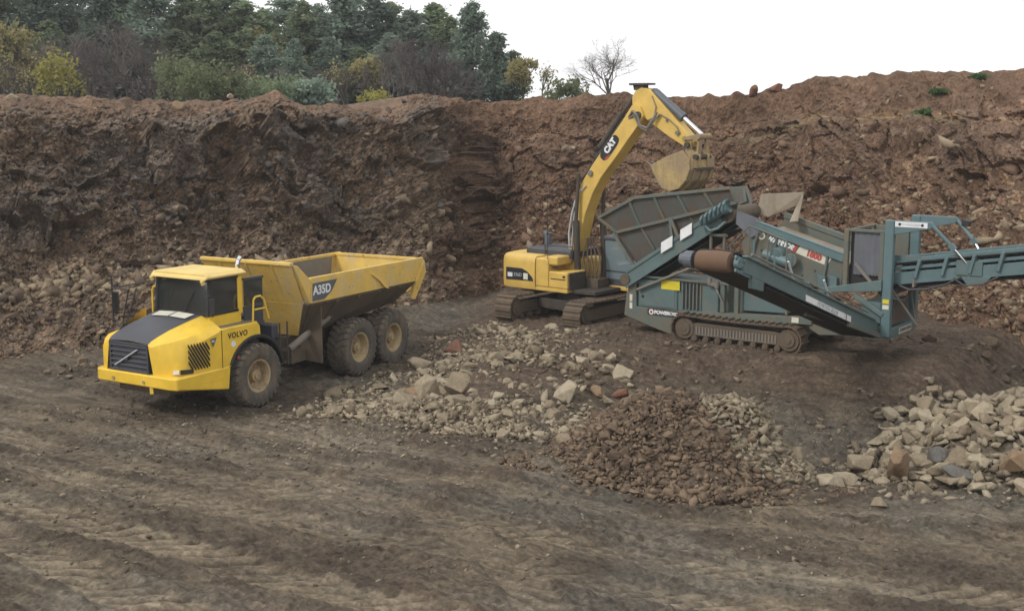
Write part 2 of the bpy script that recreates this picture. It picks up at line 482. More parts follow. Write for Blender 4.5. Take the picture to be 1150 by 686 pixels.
RUTS = [  # centre lines of the wheel tracks: points, half width, depth, tread strength, tread pitch
    ([(-17, 29.6), (-10.4, 24.5), (-6.6, 22.0), (-3.0, 19.6), (2.5, 16.6)], 0.47, 0.06, 1.0, 0.58),
    ([(-15, 26), (-9.2, 21.9), (-6.3, 19.5), (-3, 17)], 0.47, 0.06, 1.0, 0.58),
    ([(-16, 31.6), (-9.0, 27.2), (-3.5, 24.4), (3.0, 21.8), (12, 19.2)], 0.46, 0.04, 0.55, 0.58),
    ([(-12, 30.8), (-5.5, 27.6), (0.5, 25.2), (7.5, 23.2), (17, 21.8)], 0.44, 0.04, 0.25, 0.56),
    ([(-8, 25.2), (-2.5, 22.2), (3, 20.0), (9, 18.2)], 0.42, 0.035, 0.6, 0.56),
    ([(-10.5, 32.5), (-6.5, 29.6), (-1, 27.6), (5, 25.4), (14, 24.2)], 0.4, 0.035, 0.2, 0.56),
    ([(-13, 33.5), (-9.5, 30.6), (-5, 26.6), (-1, 22.6), (1, 18)], 0.44, 0.035, 0.4, 0.56),
]
def resample(P, step=0.35):
    P = np.array(P, float)
    t = np.arange(len(P))
    tt = np.linspace(0, len(P) - 1, 60)
    # catmull-rom
    out = []
    for q in tt:
        i = min(int(q), len(P) - 2); f = q - i
        p0, p1, p2, p3 = P[max(i-1, 0)], P[i], P[i+1], P[min(i+2, len(P)-1)]
        out.append(0.5 * ((2*p1) + (-p0+p2)*f + (2*p0-5*p1+4*p2-p3)*f*f + (-p0+3*p1-3*p2+p3)*f**3))
    return np.array(out)

def rut_fields(x, y):
    z = np.zeros(x.shape); press = np.zeros(x.shape); flatn = np.zeros(x.shape)
    for P, hw, dep, tread, pitch in RUTS:
        L = resample(P)
        best = np.full(x.shape, 9e9); S = np.zeros(x.shape); T = np.zeros(x.shape)
        acc = 0.0
        for i in range(len(L) - 1):
            a, b = L[i], L[i+1]; d = b - a; ln = np.linalg.norm(d); d = d / ln
            rx, ry = x - a[0], y - a[1]
            s = np.clip(rx * d[0] + ry * d[1], 0, ln)
            t = rx * (-d[1]) + ry * d[0]
            dist = (rx - s * d[0]) ** 2 + (ry - s * d[1]) ** 2
            m = dist < best
            best = np.where(m, dist, best); S = np.where(m, acc + s, S); T = np.where(m, t, T)
            acc += ln
        wob = 0.10 * vnoise(S * 0.6, S * 0 + 3.3, 5)
        a = np.abs(T + wob)
        inside = 1 - ss(a, hw * 0.85, hw * 1.1)
        berm = np.exp(-((a - hw * 1.28) / 0.14) ** 2)
        ph = (S - 1.35 * (T + wob) + 0.5 * a * a + 0.05 * vnoise(S * 2, T * 2, 9)) / pitch
        lug = 1 - 2 * np.exp(-((((ph % 1) - 0.5) / 0.16) ** 2))
        fade = 0.45 + 0.55 * ss(vnoise(S * 0.35, T * 0.3 + 2, 21), -0.35, 0.25)
        z += inside * (-dep * 1.15 + 0.07 * tread * fade * lug) + berm * dep * 0.9
        press = np.maximum(press, inside * fade * (0.25 + 0.75 * tread) * (1 - min(1, tread * 1.15) * (1 - ss(lug, -0.55, 0.5))))  # lug ridges get the pale tint, grooves stay dark, in place of relief shading
        flatn = np.maximum(flatn, inside)
    return z, press, flatn

def make_grid(xs, ys, zfun, colfun, name, mat, label_kind='structure'):
    X, Y = np.meshgrid(xs, ys)
    x, y = X.ravel(), Y.ravel()
    z, extra = zfun(x, y)
    col = colfun(x, y, z, extra)
    nx, ny = len(xs), len(ys)
    i = np.arange((ny - 1) * (nx - 1)); r, c = i // (nx - 1), i % (nx - 1)
    a = r * nx + c
    quads = np.stack([a, a + 1, a + nx + 1, a + nx], 1)
    return mesh_np(name, np.stack([x, y, z], 1), quads, mat, col)

def mesh_np(name, V, Fq, mat, col=None, smooth=True):
    me = bpy.data.meshes.new(name)
    k = Fq.shape[1]
    me.vertices.add(len(V)); me.vertices.foreach_set('co', np.ascontiguousarray(V, np.float32).ravel())
    me.loops.add(Fq.size); me.loops.foreach_set('vertex_index', np.ascontiguousarray(Fq, np.int32).ravel())
    me.polygons.add(len(Fq)); me.polygons.foreach_set('loop_start', np.arange(0, Fq.size, k, dtype=np.int32))
    me.polygons.foreach_set('loop_total', np.full(len(Fq), k, np.int32))
    me.update(calc_edges=True)
    if smooth: me.shade_smooth()
    if col is not None:
        at_ = me.color_attributes.new('Col', 'FLOAT_COLOR', 'POINT')
        at_.data.foreach_set('color', np.concatenate([col, np.ones((len(V), 1))], 1).astype(np.float32).ravel())
    me.materials.append(mat)
    o = bpy.data.objects.new(name, me)
    COL.objects.link(o)
    return o

def lerp3(a, b, t): return a[None, :] * (1 - t[:, None]) + b[None, :] * t[:, None]
A3 = lambda *v: np.array(v, float)

def ground_height(x, y):
    z = ground_z(x, y)
    near = np.exp(-(np.maximum(0, np.abs(x) - 18) / 10) ** 2)
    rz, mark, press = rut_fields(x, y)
    flat = 1 - ss(z, 0.05, 0.4)
    z = z + rz * near
    rough = fbm(x * 0.55, y * 0.55, 3, 3) * 0.08 + fbm(x * 2.3, y * 2.3, 4, 40, 0.62) * 0.055 * (1 - 0.88 * press)
    clod = np.clip(vnoise(x * 5.2, y * 5.2, 70), 0, 1) ** 1.3 * 0.10 * (1 - 0.8 * press) * ss(vnoise(x * .6, y * .6, 71), -.4, .3)
    streak = vnoise(x * 1.2 + y * 1.0, (y * 1.2 - x * .6) * 6.0, 90) * 0.05 * (1 - press)
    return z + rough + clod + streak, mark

def ground_color(x, y, z, press):
    base = A3(0.100, 0.079, 0.055); dark = A3(0.064, 0.050, 0.036); light = A3(0.175, 0.149, 0.112); grey = A3(0.098, 0.090, 0.074)
    t = ss(fbm(x * 0.35, y * 0.35, 4, 11), -0.5, 0.6)
    c = lerp3(dark, base, t)
    g = ss(fbm(x * 0.22 + 5, y * 0.3, 3, 31), -0.1, 0.5)
    c = c * (1 - 0.5 * g[:, None]) + grey[None] * 0.5 * g[:, None]
    pale = ss(vnoise((x * .8 + y * .55) * 0.28, (y * .85 - x * -.55) * 1.7, 77), 0.28, 0.55) * (1 - ss(y, 29, 33))
    c = lerp3_arr(c, light, pale * 0.45)
    c = lerp3_arr(c, A3(0.185, 0.149, 0.103), press * 0.8)  # pressed tracks paler, with groove shade painted in between the lugs
    # fresh dark brown earth of the bench and its slope
    X, Y = to_screen(x, y)
    be = ss(z, -0.15, 0.35) * ss(X + 0.55 * Y, -17, -13.6)
    c = lerp3_arr(c, A3(0.080, 0.056, 0.039), be * 0.85)
    for (cx, cy, rx, ry, h), cc in zip(PILES, (A3(0.12, 0.098, 0.07), A3(0.105, 0.075, 0.052), A3(0.17, 0.14, 0.1))):
        r = np.sqrt(((x - cx) / rx) ** 2 + ((y - cy) / ry) ** 2)
        c = lerp3_arr(c, cc, 1 - ss(r, 0.8, 1.05))
    return c

def lerp3_arr(c, b, t): return c * (1 - t[:, None]) + b[None] * t[:, None]

def axis(fine, outer):
    return np.unique(np.round(np.concatenate(fine + outer), 4))
xs = axis([np.arange(-13.5, 14.0, 0.045)], [np.arange(-24, -13.5, 0.14), np.arange(14, 24, 0.14), -np.geomspace(24, 190, 18), np.geomspace(24, 190, 18)])
ys = axis([np.arange(18.6, 27.0, 0.03), np.arange(27.0, 31.5, 0.045), np.arange(31.5, 41, 0.07)], [np.arange(41, 56, 0.16), np.arange(8, 18.6, 0.25), np.arange(-30, 8, 2.0), np.geomspace(56, 205, 14)])
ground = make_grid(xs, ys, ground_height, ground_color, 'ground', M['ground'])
tag(ground, kind='structure')
ground['label'] = 'muddy brown quarry floor scored by wheel tracks'

# ------------------------------------------------------------------ quarry face and plateau behind
BASE = [(-700, 24), (-450, 31), (-200, 36.5), (0, 38), (150, 40.5), (300, 43.5), (420, 45.5), (485, 47.2), (515, 50.5), (545, 51.8), (700, 51.0), (850, 48.5), (1000, 43.5), (1080, 40.5), (1200, 38.0), (1400, 35), (1700, 29), (1950, 23)]
RIMD = [(-700, 31), (-450, 39), (-200, 46), (0, 47.5), (150, 49), (300, 51), (440, 52.5), (490, 55.5), (540, 58), (700, 57.5), (850, 56.5), (1000, 54), (1150, 50.5), (1400, 45), (1700, 38), (1950, 30)]
RIMY = [(-700, 90), (-200, 100), (0, 106), (100, 109), (200, 114), (275, 113), (295, 107), (312, 106), (330, 115), (400, 122), (440, 120), (470, 106), (490, 107), (520, 113), (560, 114), (640, 109), (700, 105), (760, 108), (800, 107), (850, 104), (880, 98), (915, 84), (935, 86), (960, 86), (1000, 83), (1030, 79.5), (1055, 82), (1080, 80), (1100, 82), (1150, 77), (1400, 70), (1950, 60)]
def itp(T, x): T = np.array(T, float); return np.interp(x, T[:, 0], T[:, 1])

def build_face():
    pc = np.concatenate([np.linspace(-700, -60, 120), np.linspace(-60, 1210, 1250)[1:], np.linspace(1210, 1950, 120)[1:]])
    NC = len(pc)
    v = np.concatenate([np.linspace(-0.10, 0, 8)[:-1], np.linspace(0, 1, 270)])
    NR = len(v)
    k = np.ones(9) / 9.0
    sm = lambda a: np.convolve(np.pad(a, 4, mode='edge'), k, 'valid')
    bd, rd = sm(itp(BASE, pc)), sm(itp(RIMD, pc))
    bx = (pc - 575) / F_PX * bd * (1 / (_c)); rx = (pc - 575) / F_PX * rd
    bx = (pc - 575) / F_PX * bd
    bz = ground_smooth(bx, bd) - 0.15
    ry = itp(RIMY, pc)
    rp = np.array([at(p, q, d) for p, q, d in zip(pc, ry, rd)])
    rx, rz = rp[:, 0], rp[:, 2]
    # along-face length for noise space
    U = np.concatenate([[0], np.cumsum(np.hypot(np.diff(bx + rx), np.diff(bd + rd)) / 2)])
    left = 1 - ss(pc, 470, 560)                       # the left, nearer face
    # profile: how far back (f) and how high (g) at v
    fl = np.interp(v, [-0.1, 0, 0.30, 0.42, 0.84, 0.90, 1.0], [-0.18, 0, 0.34, 0.46, 0.66, 0.76, 1.0])
    gl = np.interp(v, [-0.1, 0, 0.30, 0.42, 0.84, 0.90, 1.0], [-0.12, 0, 0.30, 0.44, 0.90, 0.945, 1.0])
    fr = np.interp(v, [-0.1, 0, 0.22, 0.62, 0.74, 0.80, 1.0], [-0.18, 0, 0.20, 0.48, 0.58, 0.70, 1.0])
    gr = np.interp(v, [-0.1, 0, 0.22, 0.62, 0.74, 0.80, 1.0], [-0.12, 0, 0.18, 0.62, 0.78, 0.81, 1.0])
    Lf = left[None, :]
    f = fl[:, None] * Lf + fr[:, None] * (1 - Lf)
    g = gl[:, None] * Lf + gr[:, None] * (1 - Lf)
    Ug = np.broadcast_to(U[None, :], f.shape)
    Vg = np.broadcast_to(v[:, None], f.shape)
    Px = bx + (rx - bx) * f; Py = bd + (rd - bd) * f; Pz = bz + (rz - bz) * g
    # outward normal (towards the quarry, tilted up)
    H = np.hypot(rx - bx, rd - bd)
    tx, ty = np.gradient(bx + rx), np.gradient(bd + rd)
    tl = np.hypot(tx, ty); nx_, ny_ = ty / tl, -tx / tl
    nz = 0.45
    hgt = Vg * 10.0
    warp = fbm(Ug * 0.25, hgt * 0.25, 3, 5) * 0.45 + fbm(Ug * 1.7, hgt * 1.7, 3, 6) * 0.14
    u1, h1 = Ug + warp, hgt + warp * 0.7
    big = fbm(Ug * 0.13, hgt * 0.17, 3, 61) * 0.9
    c1 = cells(u1 / 1.7 + 0.2 * h1, h1 / 1.35, 100)
    c2 = cells(u1 / 0.72, h1 / 0.6 + 0.25 * u1, 200)
    c3 = cells(Ug / 0.30, hgt / 0.26, 300)
    # how blocky each zone is
    zone = fbm(Ug * 0.16 + 9, hgt * 0.2, 3, 71)
    mid = ss(Vg, 0.30, 0.46) * (1 - ss(Vg, 0.80, 0.92))
    block = np.clip(mid * (0.55 + 0.9 * ss(zone, -0.35, 0.35)), 0, 1.3)
    block = block * (Lf + (1 - Lf) * 0.55)
    low = 1 - ss(Vg, 0.02, 0.4)
    d = big * np.clip(ss(Vg, 0.0, 0.15), 0, 1) * (1 - 0.75 * ss(Vg, 0.88, 1))
    d = d + block * (0.66 * (c1[0] - 0.5) + 0.46 * (c1[1] * c1[3] + c1[2] * c1[4]))
    d = d + block * (0.32 * (c2[0] - 0.5) + 0.40 * (c2[1] * c2[3] + c2[2] * c2[4]))
    d = d + 0.16 * np.abs(vnoise(Ug * 0.9 + hgt * .3, hgt * 0.7, 23)) * 1.4 - 0.10
    rub = 0.45 + 0.55 * ss(fbm(Ug * 0.3, hgt * 0.4, 2, 88), -0.3, 0.3)
    small = np.clip(1 - 0.55 * block, 0.3, 1) * rub * (0.6 + 0.4 * Lf) * (1 - 0.72 * ss(Vg, 0.88, 0.97))
    d = d + small * (0.19 * (c3[0] - 0.5) + 0.10 * (c3[1] * c3[3] + c3[2] * c3[4]))
    c4 = cells(Ug / 0.15, hgt / 0.13, 400)
    d = d + (0.11 * (c4[0] - 0.5) + 0.07 * (c4[1] * c4[3] + c4[2] * c4[4])) * (1 - 0.6 * ss(Vg, 0.86, 0.95)) * (0.55 + 0.45 * Lf)
    d = d + 0.10 * fbm(Ug * 2.1, hgt * 2.1, 4, 15, .6)
    # bedding steps in the dark corner and to its right
    rec = np.exp(-((pc - 535) / 42.0) ** 2)[None, :] * ss(Vg, .1, .2) * (1 - ss(Vg, .78, .9))
    hb = hgt + 0.8 * vnoise(Ug * 0.55, hgt * 0.5, 44) + 0.25 * vnoise(Ug * 2.1, hgt * 1.5, 45) + Ug * 0.10
    step = np.abs(((hb / 0.55) % 1) - 0.5) * 2
    d = d + rec * (0.30 * (step - 0.5)) * (0.2 + 1.3 * c2[0]) + rec * 0.5 * (c1[0] - .5) - rec * 1.15
    # ledge shadow caves on the right: a few notches
    for (pp, vv, wp, wv, dep) in ((925, .47, 14, .02, .8), (860, .62, 10, .015, .5), (330, .55, 9, .03, .5), (235, .52, 12, .02, .5), (80, .60, 12, .02, .6), (150, .30, 16, .012, .45), (20, .46, 18, .018, .55)):
        d = d - dep * np.exp(-(((pc - pp) / wp) ** 2)[None, :] - (((Vg - vv) / wv) ** 2))
    # talus gullies
    d = d - 0.22 * low * np.abs(vnoise(Ug * 0.8, hgt * 0.18, 33))
    Px = Px + nx_[None, :] * d; Py = Py + ny_[None, :] * d; Pz = Pz + nz * d * np.clip(1 - ss(Vg, .9, 1) * .6, 0, 1)
    rim_rough = fbm(Ug * 0.9, hgt * 0.9, 4, 52) * 0.13 * ss(Vg, 0.82, 0.97)
    lump = np.clip(vnoise(Ug * 1.7, hgt * 2.2, 55), 0, 1) * 0.16 * ss(Vg, 0.8, 0.92)
    Pz = Pz + rim_rough + lump
    # ---- kinds of ground
    brown = A3(0.150, 0.103, 0.070); red = A3(0.128, 0.073, 0.045); grey = A3(0.135, 0.118, 0.106); ochre = A3(0.25, 0.155, 0.082)
    pale = A3(0.29, 0.22, 0.145); soilc = A3(0.15, 0.1, 0.07); darkc = A3(0.082, 0.060, 0.048)
    N = f.size
    r_ = lambda a: np.broadcast_to(a, f.shape).ravel()
    col = np.tile(brown, (N, 1))
    col = lerp3_arr(col, red, r_((1 - Lf) * 0.75 + 0 * f))
    gmask = r_(ss(c1[0] * 0.6 + 0.4 * c2[0] + 0.35 * zone, 0.42, 0.78) * np.clip(block, 0, 1) * (0.35 + 0.65 * Lf))
    col = lerp3_arr(col, grey, gmask * 0.6)
    dm = r_(ss(c2[0] + 0.3 * c3[0], 0.85, 1.15) * mid * 0.3)
    col = lerp3_arr(col, darkc, dm)
    # pale bed behind the truck, low on the left face
    bed = np.exp(-(((Vg - 0.235 - 0.03 * vnoise(Ug * 0.4, Ug * 0, 8)) / 0.055) ** 2)) * (1 - ss(pc, 300, 420))[None, :]
    col = lerp3_arr(col, pale, r_(bed * ss(c2[0] * .5 + c3[0] * .5, 0.32, 0.7) * 0.75))
    bed2 = np.exp(-(((Vg - 0.40 + 0.00022 * (pc - 440)[None, :]) / 0.07) ** 2)) * np.exp(-((pc - 470) / 55) ** 2)[None, :]
    col = lerp3_arr(col, pale, r_(bed2 * ss(c2[0] * .5 + c3[0] * .5, 0.36, 0.7) * 0.7))
    # ochre band under the spoil on the right
    och = np.exp(-(((Vg - 0.80 - 0.02 * vnoise(Ug * .3, Ug * 0, 18)) / 0.045) ** 2)) * ss(pc, 770, 850)[None, :]
    col = lerp3_arr(col, ochre, r_(och * ss(fbm(Ug * .5, hgt * .8, 3, 19), -0.5, 0.35) * 0.85))
    ol = np.exp(-(((Vg - 0.765) / 0.012) ** 2)) * ss(pc, 790, 830)[None, :] * (1 - ss(pc, 1050, 1120))[None, :]
    col = lerp3_arr(col, A3(0.17, 0.15, 0.075), r_(ol * 0.6))
    # loose pale stones in the lower right face
    lr = ss(pc, 900, 1050)[None, :] * (1 - ss(Vg, 0.55, 0.75))
    st = ss(c3[0], 0.80, 0.92) * lr
    col = lerp3_arr(col, A3(0.27, 0.18, 0.105), r_(st * 0.6))
    st2 = ss(c3[0], 0.86, 0.95) * (1 - lr) * (1 - ss(Vg, .82, .9))
    col = lerp3_arr(col, A3(0.21, 0.16, 0.11), r_(st2 * 0.5))
    top = r_(ss(Vg, 0.84, 0.95))
    col = lerp3_arr(col, A3(0.122, 0.074, 0.046), top * 0.7)
    var = 0.82 + 0.36 * r_(ss(fbm(Ug * 0.45, hgt * 0.45, 4, 99), -0.7, 0.7)) + 0.18 * (r_(c3[0]) - 0.5)
    col = col * var[:, None]
    V = np.stack([Px.ravel(), Py.ravel(), Pz.ravel()], 1)
    # ---- plateau rows beyond the rim
    outx, outy = -nx_, -ny_
    ext = [0.6, 1.5, 3, 5, 8, 12, 18, 28, 45, 80, 130]
    rows, cols = [], []
    bxr, byr, bzr = Px[-1], Py[-1], Pz[-1]
    for e in ext:
        w = ss(e, 8, 60)
        ox, oy = outx * (1 - w) + 0 * w, outy * (1 - w) + 1.0 * w
        scale = 1 + 0.012 * e * w
        zz = bzr * (1 - ss(e, 1, 25)) + (8.0 + 0.25 * vnoise(bxr * 0.1, np.full_like(bxr, e * 0.1), 6)) * ss(e, 1, 25) - 0.10 * min(e, 6)
        rows.append(np.stack([bxr * scale + ox * e, byr + oy * e, zz], 1))
        cols.append(np.tile(A3(0.14, 0.095, 0.065) if e < 6 else A3(0.06, 0.065, 0.035), (NC, 1)))
    V = np.concatenate([V] + rows); col = np.concatenate([col] + cols)
    nr = NR + len(ext)
    i = np.arange((nr - 1) * (NC - 1)); r, c = i // (NC - 1), i % (NC - 1)
    a = r * NC + c
    o = mesh_np('quarry_face', V, np.stack([a, a + 1, a + NC + 1, a + NC], 1), M['cliff'], np.clip(col, 0, 1))
    o.data.shade_flat()
    tag(o, 'tall brown quarry face of broken rock under loose red soil', kind='structure')
    return o, V[:NR * NC].reshape(NR, NC, 3), pc, v
face, FACE, FPC, FV = build_face()
def face_pt(px, vv):
    j = int(np.argmin(abs(FPC - px))); i = int(np.argmin(abs(FV - vv)))
    return FACE[i, j]
# ------------------------------------------------------------------ articulated dump truck
TR_YAW, TR_ART = R(-120.85), R(2.8)
truck = thing('dump_truck', 'yellow articulated dump truck with six muddy wheels and an empty scraped dump body', 'dump truck', (-8.07, 33.35, -0.02), TR_YAW)
REAR = Matrix.Translation((-1.35, 0, 0)) @ Matrix.Rotation(TR_ART, 4, 'Z') @ Matrix.Translation((1.35, 0, 0))

def tyre_wheel(parent, cx, cy, side, rear):
    """wheel > tyre, rim; axis along y, outer face towards side"""
    r, w, cz = 0.865, 0.70, 0.84
    hub = MB()
    hub.cyl((cx, cy + side * .02, cz), (cx, cy + side * .20, cz), .17, .155, 20).cyl((cx, cy + side * .20, cz), (cx, cy + side * .25, cz), .10, .085, 16)
    for k in range(10):
        a = 2 * math.pi * k / 10
        hub.cyl((cx + .215 * math.cos(a), cy + side * .05, cz + .215 * math.sin(a)), (cx + .215 * math.cos(a), cy + side * .09, cz + .215 * math.sin(a)), .022, n=6)
    t = MB()
    prof = [(-w*.40, .43), (-w*.47, .50), (-w*.5, .62), (-w*.49, .74), (-w*.45, .80), (-w*.36, .835), (0, .845), (w*.36, .835), (w*.45, .80), (w*.49, .74), (w*.5, .62), (w*.47, .50), (w*.40, .43)]
    t.lathe(prof, (cx, cy, cz), (0, 1, 0), 48)
    n = 26
    for k in range(n):
        for sd in (-1, 1):
            a0 = 2 * math.pi * (k + (0.5 if sd > 0 else 0)) / n
            def P(ang, rad, yy): return (cx + rad * math.cos(ang), cy + yy, cz + rad * math.sin(ang))
            da = 0.072; sk = 0.16
            lo, hi = .815, .885
            y0, y1, y2 = sd * w * .02, sd * w * .40, sd * w * .505
            vs = []
            for (yy, off, r0, r1) in ((y0, 0, lo, hi), (y1, sk, lo, hi - .012), (y2, sk * 1.1, .70, .80)):
                vs += [P(a0 + off - da, r0, yy), P(a0 + off + da, r0, yy), P(a0 + off + da * .8, r1, yy), P(a0 + off - da * .8, r1, yy)]
            fs = [(0, 1, 2, 3), (8, 11, 10, 9)]
            for b in (0, 4):
                fs += [(b, b+4, b+5, b+1), (b+1, b+5, b+6, b+2), (b+2, b+6, b+7, b+3), (b+3, b+7, b+4, b)]
            t.add(vs, fs)
    rm = MB()
    yo = side * w * .40
    rm.lathe([(0, .44), (side*.015, .455), (side*.0, .40), (-side*.05, .375), (-side*.13, .36), (-side*.22, .335), (-side*.24, .20), (-side*.20, .15)], (cx, cy + yo, cz), (0, 1, 0), 36)
    rm.lathe([(-yo*2, .44), (-yo*2 + side*.02, .2), (-yo*2 + side*.02, .01)], (cx, cy + yo, cz), (0, 1, 0), 24)
    if rear:
        for q in (hub, t, rm): q.xf(REAR)
    h = hub.build('wheel', M['rim'], parent, smooth=40)
    t.build('tyre', M['tyre'], h, smooth=35)
    rm.build('rim', M['rim'], h, smooth=40)

for cx, rear in ((0, False), (-4.5, True), (-6.32, True)):
    for side in (1, -1):
        tyre_wheel(truck, cx, side * 1.25, side, rear)

# chassis
b = MB()
b.box(-1.2, 2.5, -.5, .5, .75, 1.15).box(-.25, .25, -.95, .95, .62, 1.02).cyl((0, -1.1, .84), (0, 1.1, .84), .16)
b.box(1.6, 2.6, -.9, .9, .72, .95)
b.build('front_frame', M['muddy_steel'], truck, .02)
b = MB()
b.box(-7.3, -1.7, .30, .48, .95, 1.4).box(-7.3, -1.7, -.48, -.30, .95, 1.4)
for x in (-1.9, -3.2, -5.4, -7.2): b.box(x - .1, x + .1, -.35, .35, 1.0, 1.35)
b.cyl((-1.8, 0, 1.1), (-1.0, 0, 1.05), .26)
for x in (-4.5, -6.32): b.cyl((x, -1.1, .84), (x, 1.1, .84), .17); b.cyl((x, 0, .62), (x, 0, 1.1), .32)
for s in (-1, 1): b.beam((-4.5, s*.72, 1.05), (-6.32, s*.72, 1.05), .2, .26); b.box(-2.9, -2.0, s*.48, s*.95, .72, 1.05)
b.xf(REAR).build('rear_frame', M['muddy_steel'], truck, .02)

# engine cover: lofted yellow cheeks on both sides
st = [  # x, then (y, z): hood edge, shoulder, side, skirt
    (2.84, (.47, 2.03), (.56, 1.97), (.63, 1.72), (.63, 1.22)),
    (2.74, (.49, 2.11), (.76, 2.04), (.86, 1.80), (.86, 1.22)),
    (2.52, (.52, 2.20), (1.04, 2.11), (1.18, 1.90), (1.18, 1.22)),
    (2.2, (.58, 2.32), (1.22, 2.19), (1.36, 1.98), (1.37, 1.22)),
    (1.75, (.70, 2.46), (1.29, 2.27), (1.42, 2.10), (1.43, 1.22)),
    (1.3, (.85, 2.60), (1.31, 2.36), (1.44, 2.22), (1.45, 1.22)),
    (1.2, (.85, 2.60), (1.31, 2.32), (1.44, 2.24), (1.45, 1.22))]
b = MB()
for sgn in (1, -1):
    off = 0 if sgn > 0 else -0.35
    vs = []
    for x, *pp in st:
        for j, (y, z) in enumerate(pp):
            if sgn < 0:
                y = -(y + (.45 if j < 1 else (.42 if x > 2.7 else .25 if x > 2.4 else .0)))
                y = max(y, -1.42)
            vs.append((x, y, z))
    fs = []
    for i in range(len(st) - 1):
        for j in range(3): fs.append((4*i+j, 4*i+j+1, 4*i+j+5, 4*i+j+4))
    fs.append((0, 1, 2, 3))
    b.add(vs, fs)
ec = b.build('engine_cover', M['truck_yellow'], truck, smooth=32)
# deck and fender panels behind, with the wheel arch cut out
def arch(r, a0, a1, n=12): return [(r * math.cos(R(a0 + (a1 - a0) * k / n)), .86 + r * math.sin(R(a0 + (a1 - a0) * k / n))) for k in range(n + 1)]
for s in (1, -1):
    fd = MB()
    fd.prism([(1.3, 2.27), (.1, 2.27), (-.12, 2.25), (-.2, 2.15), (-.22, 1.85)] + arch(1.0, 100, 24) + [(1.0, 1.21), (1.3, 1.21)], 'y', s * 1.36, s * 1.45)
    fd.box(-.2, 1.3, s * (.6 if s > 0 else .85), s * 1.36, 2.19, 2.27)
    f_ = fd.build('fender', M['truck_yellow'], truck, .015)
    fl = MB()
    A, B = arch(1.0, 172, 24, 18), arch(1.09, 172, 24, 18)
    fl.prism(A + B[::-1], 'y', s * .98, s * 1.50)
    fl.build('flare', M['black'], f_, .015)
    if s > 0:
        lettering('lettering', 'VOLVO', .2, M['sticker_black'], f_, (.66, 1.455, 2.05), (-1, 0, 0.0), (0, 0, 1), spacing=1.15, bold=.006)
        d = MB(); d.cyl((.83, 1.45, 1.83), (.83, 1.456, 1.83), .085, n=20); d.build('round_decal', M['white'], f_)
        d = MB(); d.box(.55, .66, 1.45, 1.455, 1.70, 1.76); d.build('amber_decal', M['amber'], f_)
        d = MB(); d.plate([(.68, 1.455, 1.50), (.56, 1.455, 1.42), (.60, 1.455, 1.36), (.72, 1.455, 1.44)], .004); d.build('red_decal', M['red'], f_)
        g = MB(); g.box(-.1, 1.25, .95, 1.33, 2.27, 2.285); g.build('tread_plate', M['grey_steel'], f_)
sm_ = MB(); sm_.box(1.245, 1.262, 1.452, 1.460, 1.26, 2.24); sm_.build('panel_seam', M['black'], ec)
# louvres in the left cheek
lv = MB()
for k in range(-5, 9):
    # slanted slots cut off by the edges of one square field
    xa, za = 2.36 - k * .092, 2.02
    L = .62
    p0, p1 = (xa, za), (xa - .40, za - L)
    if p0[0] > 2.36: u = (p0[0] - 2.36) / .40; p0 = (2.36, za - L * u)
    if p1[0] < 1.70: u = (1.70 - p1[0]) / .40; p1 = (1.70, za - L + L * u)
    if p0[0] - p1[0] < .06: continue
    yy = 1.452
    lv.plate([(p0[0], 1.392 + .06 * (2.36 - p0[0]) / .6, p0[1] + .03), (p1[0], 1.392 + .06 * (2.36 - p1[0]) / .6, p1[1] + .03), (p1[0], 1.40 + .06 * (2.36 - p1[0]) / .6, p1[1] - .035), (p0[0], 1.40 + .06 * (2.36 - p0[0]) / .6, p0[1] - .035)], -.03)
lv.build('louvre', M['black'], ec)
tri = MB(); tri.plate([(1.66, 1.456, 2.08), (1.44, 1.456, 2.10), (1.57, 1.456, 1.86)], .006); tri.build('decal', M['slate'], ec)
tri = MB(); tri.box(1.52, 1.63, 1.456, 1.462, 1.99, 2.05); tri.build('decal', M['white'], ec)

# black hood, vent strip, grille
b = MB()
hp = [(2.84, -.93, .47, 2.04), (2.74, -.95, .49, 2.115), (2.52, -.96, .52, 2.205), (2.2, -.93, .58, 2.325), (1.75, -.86, .70, 2.465), (1.3, -.78, .85, 2.605)]
vs, fs = [], []
for x, ya, yb, z in hp: vs += [(x, ya, z), (x, (ya+yb)/2, z + .045), (x, yb, z)]
for i in range(len(hp) - 1):
    for j in (0, 1): fs.append((3*i+j, 3*i+j+1, 3*i+j+4, 3*i+j+3))
b.add(vs, fs)
hood = b.build('hood', M['charcoal'], truck, smooth=40)
v = MB()
v.plate([(1.66, -.62, 2.545), (1.40, -.58, 2.62), (1.40, .02, 2.645), (1.66, -.03, 2.57)][::-1], .012)
v.plate([(1.66, .03, 2.57), (1.40, .08, 2.645), (1.40, .66, 2.625), (1.66, .58, 2.55)][::-1], .012)
v.build('hood_label', M['cream'], hood)
g = MB()
g.prism([(-.93, 1.22), (.44, 1.22), (.47, 2.02), (-.93, 2.02)], 'x', 2.72, 2.80)
for k in range(6):
    z = 1.33 + k * .125
    g.prism([(2.78, z - .05), (2.86, z - .035), (2.86, z - .012), (2.78, z + .03)], 'y', -.88, .42)
g.box(2.79, 2.85, -.93, -.87, 1.22, 2.02).box(2.79, 2.85, .40, .46, 1.22, 2.02).box(2.79, 2.85, -.93, .46, 1.96, 2.03)
gr = g.build('grille', M['charcoal'], truck, .006)
e = MB(); e.beam((2.875, -.70, 1.42), (2.875, .12, 1.88), .03, .045, (1, 0, 0)); e.build('badge_bar', M['pale_grey'], gr)
e = MB(); e.cyl((2.86, -.29, 1.65), (2.885, -.29, 1.65), .07, n=16); e.build('badge', M['charcoal'], gr)
